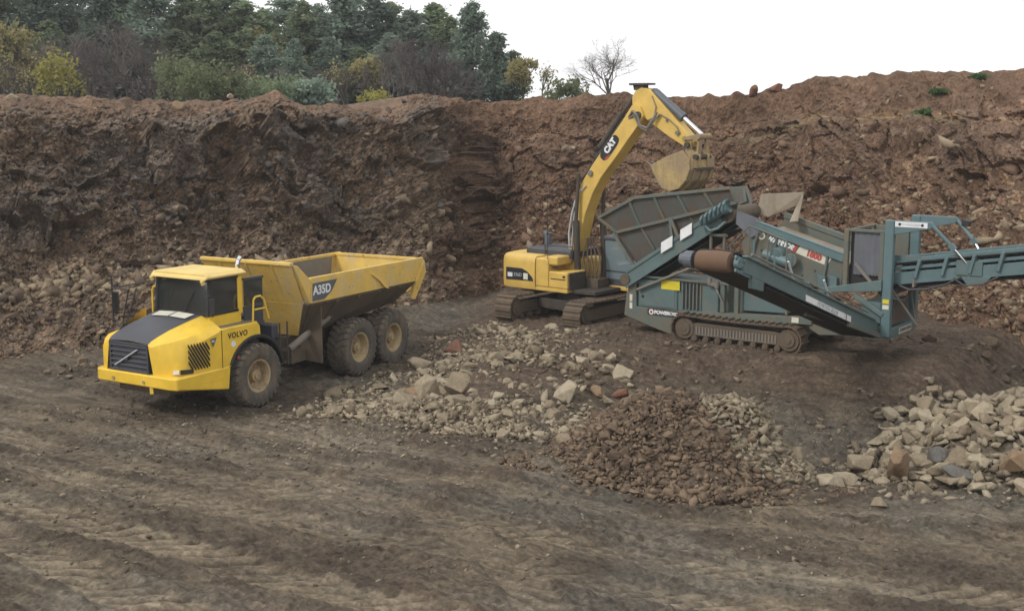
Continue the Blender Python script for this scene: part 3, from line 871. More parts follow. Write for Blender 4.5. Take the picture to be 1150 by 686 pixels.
# bumper
b = MB()
b.prism([(2.80, -1.46), (2.90, -1.30), (2.92, 1.25), (2.86, 1.47), (1.0, 1.47), (1.0, 1.30), (2.62, 1.30), (2.62, -1.30), (1.4, -1.30), (1.4, -1.46)], 'z', .96, 1.27)
b.prism([(2.84, .97), (1.04, .66), (.96, 1.24), (2.84, 1.262)], 'y', 1.31, 1.465)
b.prism([(2.80, .97), (1.04, .66), (.96, 1.24), (2.80, 1.262)], 'y', -1.455, -1.31)
bp = b.build('bumper', M['truck_yellow'], truck, .03)
for y in (-.75, .35):
    h = MB(); h.cyl((2.90, y, 1.08), (2.935, y, 1.08), .045, n=12); h.build('bolt', M['rim'], bp)
h = MB(); h.beam((2.86, .55, .97), (2.88, .58, .80), .07, .1); h.build('tow_hook', M['truck_yellow'], bp)
for s in (1, -1):
    # headlights in the lower corner of each cheek
    l = MB()
    if s > 0:
        l.plate([(2.60, 1.07, 1.40), (2.51, 1.19, 1.40), (2.51, 1.19, 1.30), (2.60, 1.07, 1.30)], .03)
        fr = MB(); fr.plate([(2.50, 1.22, 1.41), (2.22, 1.385, 1.40), (2.22, 1.385, 1.30), (2.50, 1.22, 1.29)], .03)
    else:
        l.plate([(2.66, -1.25, 1.42), (2.50, -1.40, 1.42), (2.50, -1.40, 1.29), (2.66, -1.25, 1.29)][::-1], .03)
        fr = None
    hl = l.build('headlight', M['lamp'], truck)
    if fr: fr.build('indicator', M['black'], hl)

# cab
cab = MB()
cab.box(.1, 1.27, -.76, 1.08, 2.2, 2.58).box(.06, .14, -.76, 1.08, 2.5, 2.75).box(.06, .14, -.76, 1.08, 3.42, 3.52)
cab.box(.06, .22, 1.0, 1.10, 2.5, 3.52)
cab.box(.06, .22, -.80, -.72, 2.5, 3.52)
cabo = cab.build('cab', M['truck_yellow'], truck, .02)
p = MB()
for y in (-.79, 1.05): p.beam((1.30, y, 2.58), (1.20, y, 3.53), .07, .09)
p.beam((1.295, -.79, 2.61), (1.295, 1.05, 2.61), .06, .08).beam((1.21, -.79, 3.5), (1.21, 1.05, 3.5), .06, .08)
p.beam((1.24, 1.07, 3.5), (.2, 1.07, 3.5), .05, .07).beam((1.3, 1.07, 2.61), (.2, 1.07, 2.61), .05, .06)
p.build('window_frame', M['black'], cabo)
w = MB(); w.plate([(1.30, -.76, 2.62), (1.30, 1.03, 2.62), (1.205, 1.03, 3.5), (1.205, -.76, 3.5)], .012); w.build('windscreen', M['glass'], cabo)
w = MB(); w.box(.22, 1.24, 1.06, 1.07, 2.62, 3.5); w.build('side_window', M['glass'], cabo)
w = MB(); w.box(.22, 1.24, -.79, -.78, 2.62, 3.5); w.build('side_window', M['glass'], cabo)
w = MB(); w.box(.09, .10, -.74, 1.02, 2.75, 3.42); w.build('rear_window', M['glass'], cabo)
w = MB(); w.box(1.0, 1.2, -.7, 1.0, 2.55, 2.74).box(.95, 1.02, -.2, .5, 2.7, 2.8); w.build('dashboard', M['black'], cabo, .03)
w = MB(); w.box(.28, .75, -.05, .5, 2.55, 2.72).box(.2, .34, -.05, .5, 2.7, 3.3).box(.22, .32, .08, .37, 3.3, 3.45); w.build('seat', M['blue_cloth'], cabo, .05)
w = MB(); w.lathe([(.0, .19), (.02, .205), (.04, .19), (.02, .175), (0, .19)], (.92, .22, 2.85), (-.6, 0, .8), 20); w.cyl((1.0, .22, 2.72), (.92, .22, 2.86), .025); w.build('steering_wheel', M['black'], cabo)
w = MB(); w.beam((1.33, .25, 2.66), (1.26, .55, 3.2), .02, .02); w.build('wiper', M['black'], cabo)
r = MB()
r.prism([(-.86, 3.54), (1.14, 3.54), (1.16, 3.60), (1.0, 3.68), (-.72, 3.68), (-.88, 3.60)], 'x', -.06, 1.36)
r.prism([(1.36, 3.54), (1.44, 3.52), (1.42, 3.57), (1.30, 3.67), (1.30, 3.54)], 'y', -.85, 1.13)
r.build('cab_roof', M['roof_yellow'], cabo, .03, seg=2)
for y in (1.02, -.80):
    r = MB(); r.cyl((1.40, y, 3.42), (1.44, y, 3.52), .055, n=10); r.build('work_lamp', M['roof_yellow'], cabo)
# glazed door frame behind the cab and exhaust
d = MB()
for q in (((.02, 1.08, 2.1), (.02, 1.08, 3.42)), ((-.72, 1.12, 2.15), (-.72, 1.12, 3.42)), ((.02, 1.08, 3.40), (-.72, 1.12, 3.40)), ((.02, 1.08, 2.12), (-.72, 1.12, 2.17)), ((.02, 1.08, 2.62), (-.72, 1.12, 2.66))): d.beam(*q, .05, .06)
do = d.build('door', M['charcoal'], truck)
d = MB(); d.plate([(.0, 1.09, 2.65), (-.70, 1.12, 2.69), (-.70, 1.12, 3.38), (.0, 1.09, 3.38)], .012); d.build('door_glass', M['glass'], do)
d = MB(); d.plate([(.0, 1.085, 2.14), (-.70, 1.115, 2.18), (-.70, 1.115, 2.64), (.0, 1.085, 2.60)], .03); d.build('door_panel', M['charcoal'], do)
e = MB(); e.cyl((-.10, .80, 2.3), (-.10, .80, 3.78), .065, n=14).tube([(-.10, .80, 3.76), (-.14, .80, 3.88), (-.22, .80, 3.95)], .06, 12); e.build('exhaust_pipe', M['chrome'], truck, smooth=40)
b = MB(); b.box(-.95, -.05, -.75, .75, 1.15, 2.35); b.box(-1.15, -.9, .55, 1.25, 1.3, 2.05); b.build('rear_housing', M['charcoal'], truck, .03)
# steps by the joint
b = MB()
for z in (.95, 1.3, 1.65): b.box(-1.35, -1.0, 1.05, 1.4, z, z + .04)
b.tube([(-1.02, 1.4, .9), (-1.02, 1.4, 2.1)], .025).tube([(-1.33, 1.4, .9), (-1.33, 1.4, 2.1)], .025)
b.build('ladder', M['dark_steel'], truck)
# handrails
for pts in ([(.02, 1.40, 2.27), (-.02, 1.40, 2.86), (-.10, 1.40, 2.94), (-.30, 1.40, 2.94), (-.42, 1.40, 2.84), (-.60, 1.40, 2.3)],
            [(1.28, -.96, 2.45), (1.28, -.96, 3.1), (1.28, -.92, 3.2), (1.28, -.82, 3.24)]):
    b = MB(); b.tube(pts, .028, 8); b.build('handrail', M['truck_yellow'], truck, smooth=50)
b = MB(); b.tube([(-.05, 1.40, 2.6), (-.52, 1.40, 2.6)], .022); b.build('handrail', M['truck_yellow'], truck)
# mirrors
mm = MB(); mm.tube([(1.30, 1.05, 3.1), (1.42, 1.32, 3.15), (1.42, 1.34, 2.62), (1.30, 1.08, 2.62)], .02); mo = mm.build('mirror_arm', M['black'], truck)
q = MB(); q.box(1.38, 1.44, 1.22, 1.42, 2.66, 3.08); q.build('mirror', M['black'], mo, .02)
mm = MB(); mm.tube([(2.05, -1.25, 2.2), (2.05, -1.62, 2.3), (2.05, -1.62, 3.5)], .022).tube([(2.05, -1.62, 3.22), (1.32, -.80, 3.40)], .018).tube([(2.05, -1.15, 2.25), (1.8, -.98, 3.24)], .018).tube([(2.05, -1.62, 3.22), (2.05, -1.0, 3.22), (2.05, -1.28, 2.3)], .018)
mo = mm.build('mirror_arm', M['black'], truck)
q = MB(); q.box(2.04, 2.09, -1.58, -1.36, 2.55, 3.16); q.build('mirror', M['dark_glass'], mo, .02)

# dump body
def rear(mb): return mb.xf(REAR)
b = MB()
T = .06
b.plate([(-2.06, 1.6, 3.16), (-7.92, 1.6, 3.12), (-7.45, 1.6, 2.47), (-2.03, 1.6, 2.50)], T)               # near side
b.beam((-2.06, 1.60, 3.17), (-7.92, 1.60, 3.13), .11, .10)
b.plate([(-2.06, -1.6, 3.16), (-2.03, -1.6, 2.50), (-7.45, -1.6, 2.47), (-7.92, -1.6, 3.12)], T)           # far side
b.beam((-2.06, -1.60, 3.17), (-7.92, -1.60, 3.13), .11, .10)
for s in (1, -1):                                                                                         # corner wings
    w_ = [(-1.30, s*1.58, 3.66), (-1.50, s*1.60, 3.62), (-2.06, s*1.60, 3.16), (-2.03, s*1.60, 2.50), (-1.98, s*1.45, 2.52)]
    b.plate(w_ if s > 0 else w_[::-1], T)
b.plate([(-1.30, 1.58, 3.66), (-1.98, 1.45, 2.52), (-1.98, -1.45, 2.52), (-1.30, -1.58, 3.66)], T)         # headboard
b.plate([(-1.98, 1.45, 2.52), (-2.62, .75, 1.45), (-2.62, -.75, 1.45), (-1.98, -1.45, 2.52)], T)
b.beam((-1.28, -1.60, 3.68), (-1.28, 1.60, 3.68), .16, .09)                                                # canopy lip
b.beam((-1.96, -1.46, 2.53), (-1.96, 1.46, 2.53), .06, .07)
for y in (-.9, 0, .9): b.beam((-1.26, y, 3.62), (-1.93, y * .95, 2.56), .07, .05, (0, 1, 0))
body = rear(b).build('dump_body', M['body_yellow'], truck, .012)
b = MB()
for s in (1, -1):
    q = [(-2.03, s*1.6, 2.50), (-7.45, s*1.6, 2.47), (-7.30, s*.85, 1.78), (-2.62, s*.75, 1.45)]
    b.plate(q if s > 0 else q[::-1], T)
    q = [(-1.98, s*1.45, 2.52), (-2.03, s*1.6, 2.50), (-2.62, s*.75, 1.45)]
    b.plate(q if s > 0 else q[::-1], T)
b.plate([(-2.62, .75, 1.45), (-7.30, .85, 1.78), (-7.30, -.85, 1.78), (-2.62, -.75, 1.45)], T)
for x in (-3.3, -4.4, -5.5, -6.6):
    for s in (1, -1):
        u = (x + 2.62) / -4.68
        b.beam((x, s * 1.60, 2.44), (x, s * (.78 + .1*u), 1.45 + .33*u), .14, .10, (1, 0, 0))
rear(b).build('body_floor', M['muddy_steel'], body, .01)
b = MB()
b.plate([(-7.60, 1.52, 3.14), (-7.60, -1.52, 3.14), (-7.45, -1.45, 2.1), (-7.45, 1.45, 2.1)], .07)
b.beam((-7.62, -1.56, 3.15), (-7.62, 1.56, 3.15), .10, .10)
rear(b).build('tailgate', M['body_yellow'], body, .012)
for s in (1, -1):
    b = MB()
    q = [(-7.92, s*1.62, 3.12), (-8.02, s*1.62, 2.72), (-7.62, s*1.45, 1.86), (-7.42, s*1.40, 1.92), (-7.45, s*1.62, 2.47)]
    b.plate(q if s > 0 else q[::-1], .08)
    rear(b).build('tail_plate', M['body_yellow'], body, .012)
b = MB(); b.plate([(-2.0, -1.535, 3.12), (-7.4, -1.535, 3.08), (-7.25, -1.50, 2.45), (-2.0, -1.50, 2.45)][::-1], .02)
rear(b).build('wear_plate', M['grey_steel'], body)
b = MB(); b.plate([(-2.0, 1.535, 3.12), (-7.4, 1.535, 3.08), (-7.25, 1.50, 2.45), (-2.0, 1.50, 2.45)], .02)
rear(b).build('wear_plate', M['grey_steel'], body)
b = MB()                                                            # torn, bent strip hanging off the side
b.plate([(-4.95, 1.66, 2.98), (-5.15, 1.66, 2.98), (-5.62, 1.70, 2.66), (-5.80, 1.72, 2.45), (-5.60, 1.72, 2.50), (-5.35, 1.69, 2.74)], .035)
b.beam((-5.6, 1.63, 2.80), (-7.4, 1.63, 2.76), .05, .07)
rear(b).build('side_strip', M['body_yellow'], body)
dc = MB(); dc.plate([(-2.10, 1.668, 3.06), (-3.25, 1.668, 3.06), (-2.95, 1.668, 2.72), (-2.62, 1.668, 2.56), (-2.08, 1.668, 2.56)], .006)
dco = rear(dc).build('decal', M['slate'], body)
o_ = REAR @ Vector((-2.52, 1.676, 2.84)); d_ = REAR.to_3x3() @ Vector((-1, 0, 0))
lettering('lettering', 'A35D', .34, M['white'], dco, o_, d_, (0, 0, 1), bold=.012)
b = MB()
b.plate([(-2.60, 1.55, 2.38), (-2.60, .80, 2.30), (-2.66, .78, .72), (-2.66, 1.52, .68)], .04)
rear(b).build('mud_flap', M['muddy_steel'], truck)
b = MB()
b.plate([(-2.60, -1.55, 2.38), (-2.66, -1.52, .68), (-2.66, -.78, .72), (-2.60, -.80, 2.30)], .04)
rear(b).build('mud_flap', M['muddy_steel'], truck)
for s in (1, -1):
    b = MB(); b.cyl((-1.75, s*1.05, 1.2), (-3.5, s*1.12, 1.85), .10, n=14).cyl((-3.5, s*1.12, 1.85), (-4.75, s*1.18, 2.28), .06, n=12)
    rear(b).build('hydraulic_cylinder', M['grey_steel'], truck, smooth=40)
# ------------------------------------------------------------------ excavator
EX = (2.75, 43.4, 0.5)
EX_RZ = R(-40)
digger = thing('excavator', 'yellow crawler excavator with its boom raised and a full bucket held over the screening machine', 'excavator', EX, EX_RZ)
def ex_rot(deg): return Matrix.Rotation(R(deg) - EX_RZ, 4, 'Z')      # world heading -> inside the slewed house frame

def crawler(parent, L, H, W, y, nsh, M_=None, belt='crawler_track', z0=0.0, rollers=7, sprocket=None, x0=0.0, matf='muddy_steel', ribs=0):
    """track along x, centred on y; part > frame, sprocket, idler, rollers"""
    r = H / 2; half = L / 2 - r
    per = 4 * half + 2 * math.pi * r
    def path(s):
        s %= per
        if s < 2 * half: return (-half + s, -r, 0.0)
        s -= 2 * half
        if s < math.pi * r: a = s / r; return (half + r * math.sin(a), -r * math.cos(a), a)
        s -= math.pi * r
        if s < 2 * half:
            sag = -0.035 * math.sin(math.pi * s / (2 * half))
            return (half - s, r + sag, math.pi)
        s -= 2 * half; a = s / r
        return (-half - r * math.sin(a), r * math.cos(a), math.pi + a)
    b = MB(); p_ = per / nsh
    for k in range(nsh):
        x, z, a = path(k * p_)
        c = np.array([x0 + x, y, z + r + z0]); t = np.array([math.cos(a), 0, math.sin(a)]); n = np.array([math.sin(a), 0, -math.cos(a)])
        b.obox(c - n * .025, t * p_ * .48, np.array([0, W/2, 0]), n * .022)
        b.obox(c + n * .012 - t * p_ * .25, t * .018, np.array([0, W/2, 0]), n * .035)
        b.obox(c - n * .075, t * p_ * .40, np.array([0, W*.14, 0]), n * .035)
    if M_: b.xf(M_)
    o = b.build(belt, M['track'], parent)
    f = MB()
    f.prism([(x0 - half + .12, z0 + r - .20), (x0 + half - .12, z0 + r - .20), (x0 + half - .12, z0 + r + .14), (x0 + half - .45, z0 + r + .2), (x0 - half + .45, z0 + r + .2), (x0 - half + .12, z0 + r + .14)], 'y', y - W * .26, y + W * .26)
    if M_: f.xf(M_)
    fr_ = f.build('track_frame', M[matf], o, .02)
    if ribs:
        for sd in (-1, 1):
            f = MB()
            for k in range(ribs):
                x = x0 - half + .42 + (2 * half - .84) * k / (ribs - 1)
                f.box(x - .028, x + .028, y + sd * W * .26 - .02, y + sd * W * .26 + .02, z0 + r - .15, z0 + r + .10)
            f.box(x0 - half + .40, x0 + half - .40, y + sd * W * .26 - .012, y + sd * W * .26 + .012, z0 + r - .16, z0 + r - .13)
            if M_: f.xf(M_)
            f.build('guard_ribs', M['grey_steel'], fr_)
    for sgn, nm in ((-1, 'sprocket'), (1, 'idler')):
        q = MB(); q.cyl((x0 + sgn * half, y - W*.30, z0 + r), (x0 + sgn * half, y + W*.30, z0 + r), r - .11, n=22).cyl((x0 + sgn * half, y - W*.40, z0 + r), (x0 + sgn * half, y + W*.40, z0 + r), (r - .1) * .62, n=18).cyl((x0 + sgn * half, y - W*.44, z0 + r), (x0 + sgn * half, y + W*.44, z0 + r), (r - .1) * .3, n=12)
        if M_: q.xf(M_)
        q.build(nm, M['muddy_steel'], o, .01)
    for k in range(rollers):
        x = x0 - half + .35 + (2 * half - .7) * k / (rollers - 1)
        q = MB(); q.cyl((x, y - W*.34, z0 + .17), (x, y + W*.34, z0 + .17), .095, n=14).cyl((x, y - W*.38, z0 + .17), (x, y + W*.38, z0 + .17), .05, n=10)
        if M_: q.xf(M_)
        q.build('roller', M['muddy_steel'], o)
    return o
TRK = ex_rot(52)
SH = Matrix.Translation(Matrix.Rotation(-EX_RZ, 3, 'Z') @ Vector((-.45, .05, 0)))
crawler(digger, 4.85, .98, .70, 1.45, 46, SH @ TRK)
crawler(digger, 4.85, .98, .70, -1.45, 46, SH @ TRK)
b = MB()
b.prism([(-.75, -1.2), (.75, -1.2), (.95, -.4), (.95, .4), (.75, 1.2), (-.75, 1.2), (-.95, .4), (-.95, -.4)], 'z', .42, .78).cyl((0, 0, .76), (0, 0, 1.08), .72, n=28)
b.xf(SH @ TRK).build('undercarriage', M['dark_steel'], digger, .02)

# house
b = MB()
b.prism([(-2.1, 1.08), (.1, 1.08), (.1, 1.22), (-2.1, 1.22)], 'y', -1.46, 1.46); b.prism([(.1, 1.08), (1.35, 1.08), (1.35, 1.22), (.1, 1.22)], 'y', .30, 1.46)
b.prism([(1.35, 1.0), (2.0, 1.05), (2.0, 1.2), (1.35, 1.22)], 'y', .30, 1.46)
b.build('deck', M['digger_yellow'], digger, .02)
b = MB(); b.prism([(.1, 1.06), (1.1, 1.06), (1.1, 1.20), (.1, 1.20)], 'y', -1.2, .29); b.box(.122, .17, -1.42, -.45, 1.2, 1.78); b.build('front_bulkhead', M['dark_steel'], digger, .02)
cw = MB()
arc = [(-2.55 - .42 * math.cos(a), 0) for a in (0,)]
plan = [(-1.30, -1.5), (-2.45, -1.5), (-2.80, -1.40), (-3.05, -1.1), (-3.18, -.5), (-3.2, 0), (-3.18, .5), (-3.05, 1.1), (-2.80, 1.40), (-2.45, 1.5), (-1.30, 1.5)]
vs, fs = [], []
lev = [(1.10, .985), (1.22, 1.0), (2.02, 1.0), (2.16, .985), (2.23, .95), (2.26, .90)]
for z, k in lev:
    for x, y in plan:
        vs.append((-1.30 + (x + 1.30) * k, y * (k if k < .99 else 1), z))
n = len(plan)
for i in range(len(lev) - 1):
    for j in range(n): fs.append((i*n+j, i*n+(j+1) % n, (i+1)*n+(j+1) % n, (i+1)*n+j))
fs += [tuple(range(n))[::-1], tuple(range((len(lev)-1)*n, len(lev)*n))]
cw.add(vs, fs)
cwo = cw.build('counterweight', M['digger_yellow'], digger, smooth=38)
d = MB(); d.plate([(-2.60, -1.505, 1.36), (-1.36, -1.505, 1.38), (-1.40, -1.505, 1.50), (-1.62, -1.505, 1.70), (-1.88, -1.505, 1.80), (-2.60, -1.505, 1.80)], .006)
dco = d.build('decal', M['sticker_black'], cwo)
d = MB(); d.box(-2.52, -2.30, -1.516, -1.511, 1.47, 1.62); d.build('decal_mark', M['white'], dco)
d = MB(); d.box(-1.80, -1.60, -1.516, -1.511, 1.42, 1.64); d.build('decal_mark', M['cream'], dco)
lettering('lettering', '336D', .17, M['pale_grey'], dco, (-2.06, -1.513, 1.56), (1, 0, 0), (0, 0, 1))
# side doors and engine hood
b = MB()
b.box(-1.28, -.72, -1.48, -.35, 1.22, 2.22)
b.box(-.70, .12, -1.48, -.40, 1.22, 1.80)
b.box(-.92, -.36, -1.42, -.5, 2.0, 2.30)
b.box(-1.28, .1, .40, 1.48, 1.22, 2.05)
b.box(-1.28, -.2, -.5, .5, 1.22, 2.1)
bo = b.build('side_housing', M['digger_yellow'], digger, .05, seg=2)
d = MB(); d.box(-.60, .04, -1.49, -1.478, 1.53, 1.56); d.build('door_seam', M['sticker_black'], bo)
d = MB(); d.box(-.08, .02, -1.50, -1.478, 1.62, 1.68); d.build('door_handle', M['black'], bo)
b = MB(); b.box(-.52, -.34, -1.50, -1.40, 1.93, 1.97); b.box(-.55, -.30, -1.50, -1.44, 1.92, 1.94); b.build('hood_latch', M['black'], bo)
b = MB()
b.box(-2.3, -.3, -.75, .95, 2.18, 2.46)
b.build('engine_hood', M['charcoal'], digger, .05, seg=2)
b = MB(); b.cyl((-2.0, .1, 2.44), (-2.0, .1, 2.72), .10, n=14).tube([(-2.0, .1, 2.70), (-2.04, .1, 2.86), (-2.14, .1, 2.96)], .09, 12); b.build('exhaust_pipe', M['curtain'], digger, smooth=40)
b = MB(); b.cyl((-2.25, .45, 2.44), (-2.25, .45, 2.82), .13, n=14).cyl((-2.25, .45, 2.82), (-2.25, .45, 2.88), .17, n=14); b.build('air_cleaner', M['curtain'], digger, smooth=40)
b = MB(); b.tube([(-1.4, -.8, 2.6), (-.2, -.8, 2.6)], .02).tube([(-1.4, -.8, 2.25), (-1.4, -.8, 2.6)], .02).tube([(-.2, -.8, 2.0), (-.2, -.8, 2.6)], .02); b.build('handrail', M['dark_steel'], digger)
b = MB(); b.tube([(-.76, -1.46, 1.3), (-.78, -1.46, 4.4)], .010, 5); b.build('aerial', M['black'], digger)
# cab on the far side of the boom
b = MB()
for (x, y) in ((.22, .46), (.22, 1.42)): b.beam((x, y, 1.2), (x, y, 2.84), .09, .09, (1, 0, 0))
for y in (.46, 1.42): b.beam((1.80, y, 1.2), (1.55, y, 2.82), .07, .07, (0, 1, 0))
b.beam((.2, .46, 2.82), (1.58, .46, 2.82), .07, .07).beam((.2, 1.42, 2.82), (1.58, 1.42, 2.82), .07, .07)
b.box(.18, 1.80, .44, 1.44, 1.2, 1.45).box(.18, .26, .44, 1.44, 1.45, 1.9)
b.beam((.2, .45, 1.72), (1.7, .45, 1.72), .05, .05)
co = b.build('cab', M['charcoal'], digger, .015)
b = MB(); b.prism([(.14, 2.84), (1.66, 2.84), (1.60, 2.93), (.30, 2.95), (.14, 2.92)], 'y', .42, 1.46); b.build('cab_roof', M['curtain'], co, .02)
b = MB(); b.box(.24, 1.70, .455, .465, 1.45, 2.80); b.build('side_window', M['sky_glass'], co)
b = MB(); b.plate([(1.80, .48, 1.45), (1.80, 1.40, 1.45), (1.56, 1.40, 2.80), (1.56, .48, 2.80)], .012); b.build('windscreen', M['sky_glass'], co)
b = MB(); b.box(.24, 1.62, 1.415, 1.425, 1.45, 2.80); b.build('side_window', M['sky_glass'], co)
b = MB(); b.box(.45, .95, .7, 1.2, 1.45, 1.75).box(.38, .52, .7, 1.2, 1.75, 2.4); b.build('seat', M['blue_cloth'], co, .05)

# boom
def ngon_loft(mb, prof, y0, y1): mb.prism(prof, 'y', y0, y1)
boom_prof = [(-.55, 1.35), (-.72, 1.85), (-.63, 2.6), (-.52, 3.44), (-.40, 4.1), (-.20, 4.76), (.25, 5.40), (.85, 6.14), (1.50, 6.93), (1.86, 7.42), (1.98, 7.52), (2.20, 7.40), (2.34, 7.10), (2.17, 6.82), (1.75, 6.32), (1.20, 5.65), (.62, 4.98), (.30, 4.45), (0.0, 3.75), (-.20, 3.0), (-.34, 2.15), (-.30, 1.35)]
b = MB(); b.prism(boom_prof, 'y', -.33, .27)
bo = b.build('boom', M['digger_yellow'], digger, .015)
d = MB()
cx, cz, a_ = 1.0, 6.03, math.atan2(1.52, 1.25)
ux, uz = math.cos(a_), math.sin(a_)
def BP(s, t, y=-.336): return (cx + s * ux + t * uz, y, cz + s * uz - t * ux)
ov = [BP(.50 * math.copysign(abs(math.cos(q)) ** .55, math.cos(q)), .19 * math.copysign(abs(math.sin(q)) ** .7, math.sin(q))) for q in [2 * math.pi * k / 28 for k in range(28)]]
d.plate(ov, .006)
dco = d.build('decal', M['sticker_black'], bo)
lettering('lettering', 'CAT', .29, M['white'], dco, BP(.06, -.02, -.345), (ux, 0, uz), (-uz, 0, ux), bold=.02)
d = MB(); d.plate([BP(-.36, .175, -.346), BP(-.10, .18, -.346), BP(-.34, .09, -.346), BP(-.46, .09, -.346)], .004); d.build('decal_mark', M['red'], dco)
d = MB(); d.cyl((.22, -.34, 5.15), (.22, -.40, 5.15), .10, n=16).cyl((.22, .34, 5.15), (.22, .40, 5.15), .10, n=16).cyl((.22, -.35, 5.15), (.22, .35, 5.15), .05, n=12); d.build('pin', M['grey_steel'], bo)
d = MB(); d.tube([(-.58, -.38, 2.2), (-.45, -.38, 3.6), (-.24, -.38, 4.45), (.05, -.38, 4.72)], .025).tube([(-.66, -.30, 2.0), (-.70, -.34, 3.0), (-.56, -.36, 3.7), (-.4, -.36, 4.2)], .035); d.build('hose', M['pale_grey'], bo)
d = MB()
for k in range(3): d.tube([(-.75 + .0, -.16 + .16 * k, 2.0), (-.60, -.16 + .16 * k, 3.6), (-.28, -.16 + .16 * k, 4.9), (.6, -.16 + .16 * k, 6.0), (1.45, -.16 + .16 * k, 7.02)], .03, 6)
d.build('hydraulic_line', M['hose'], bo)
# boom lift cylinders either side
for s in (-1, 1):
    d = MB(); d.cyl((.28, s*.52, 1.35), (.15, s*.50, 3.5), .115, n=14).cyl((.15, s*.50, 3.5), (.22, s*.47, 5.13), .065, n=12).cyl((.28, s*.42, 1.35), (.28, s*.60, 1.35), .13, n=14)
    d.xf(Matrix.Translation((-.42, 0, 0)) if s < 0 else Matrix.Translation((0, 0, 0)))
    d.build('lift_cylinder', M['dark_steel'], digger, smooth=40)
d = MB()
for k in range(5): d.tube([(.0 + .1*k, -.42 + .07*k, 1.2), (.10 + .1*k, -.45 + .09*k, 1.75), (-.02 + .09*k, -.40 + .12*k, 2.3), (.05, -.30 + .1*k, 2.9)], .03, 6)
d.box(-.2, .6, -.38, .30, 1.2, 1.5)
d.build('boom_foot', M['muddy_steel'], digger)
# arm cylinder along the boom's back
d = MB(); d.cyl((.38, 0, 6.02), (1.30, 0, 7.18), .12, n=14).cyl((1.30, 0, 7.18), (1.82, 0, 7.80), .07, n=12).cyl((.30, -.1, 5.96), (.30, .1, 5.96), .12, n=12)
d.prism([(.22, 5.55), (.48, 5.85), (.34, 6.08), (.18, 5.95)], 'y', -.10, .10)
d.build('arm_cylinder', M['dark_steel'], digger, smooth=40)
# arm (stick)
st_prof = [(1.80, 7.72), (1.80, 7.50), (1.98, 7.30), (2.22, 7.10), (2.66, 6.80), (3.30, 6.42), (3.92, 6.10), (4.16, 6.10), (4.24, 6.28), (4.02, 6.50), (3.4, 7.10), (2.78, 7.68), (2.46, 7.98), (2.16, 8.02), (1.92, 7.92)]
b = MB(); b.prism(st_prof, 'y', -.20, .20)
ao = b.build('arm', M['digger_yellow'], digger, .015)
d = MB(); d.prism([(1.70, 8.10), (2.42, 8.11), (2.42, 8.17), (1.70, 8.17)], 'y', -.25, .25); d.prism([(1.84, 7.94), (2.2, 8.02), (2.2, 8.11), (1.80, 8.11)], 'y', -.16, .16); d.build('cap_plate', M['dark_steel'], ao)
d = MB(); d.cyl((2.15, -.40, 7.12), (2.15, .40, 7.12), .12, n=16); d.build('pin', M['dark_steel'], ao)
d = MB()
d.tube([(1.75, -.30, 7.05), (1.98, -.42, 7.26), (2.18, -.44, 7.10), (2.30, -.42, 6.78), (2.55, -.40, 6.70), (2.72, -.36, 6.95), (2.86, -.30, 7.22)], .04, 8)
d.tube([(1.70, -.28, 6.95), (2.0, -.38, 7.12), (2.28, -.40, 6.72), (2.52, -.38, 6.62), (2.80, -.32, 6.98), (2.95, -.28, 7.15)], .035, 8)
d.tube([(2.6, -.215, 7.75), (2.78, -.24, 7.4), (2.72, -.25, 7.05), (2.45, -.24, 6.95)], .018, 6)
d.build('hose', M['grey_steel'], ao, smooth=50)
d = MB(); d.cyl((3.62, -.215, 6.56), (3.62, -.27, 6.56), .07, n=12).cyl((3.2, -.215, 6.95), (3.2, -.25, 6.95), .04, n=10).tube([(2.95, -.23, 7.15), (3.3, -.23, 6.98), (3.6, -.23, 6.75), (3.72, -.23, 6.55)], .022, 6); d.build('grease_line', M['grey_steel'], ao)
d = MB(); d.cyl((2.62, 0, 7.86), (3.62, 0, 7.10), .135, n=16).cyl((3.56, 0, 7.145), (3.70, 0, 7.04), .155, n=16)
d.prism([(2.48, 7.95), (2.75, 7.72), (2.66, 7.92), (2.58, 8.0)], 'y', -.12, .12)
bc = d.build('bucket_cylinder', M['slate'], digger, smooth=40)
d = MB(); d.cyl((3.64, 0, 7.085), (4.42, 0, 6.49), .075, n=14); d.build('piston_rod', M['chrome'], bc, smooth=40)
# linkage
d = MB()
for s in (-1, 1):
    d.beam((3.92, s*.25, 6.38), (4.48, s*.27, 6.46), .06, .14)
    d.beam((4.48, s*.20, 6.46), (4.42, s*.24, 5.78), .08, .20, (0, 1, 0))
d.cyl((4.46, -.38, 6.45), (4.46, .38, 6.45), .10, n=14).cyl((3.92, -.30, 6.38), (3.92, .30, 6.38), .08, n=14)
d.build('linkage', M['digger_pale'], digger, .01)
d = MB(); d.cyl((4.08, -.42, 6.18), (4.08, .42, 6.18), .09, n=14).cyl((4.42, -.42, 5.80), (4.42, .42, 5.80), .09, n=14); d.build('bucket_pin', M['dark_steel'], digger)
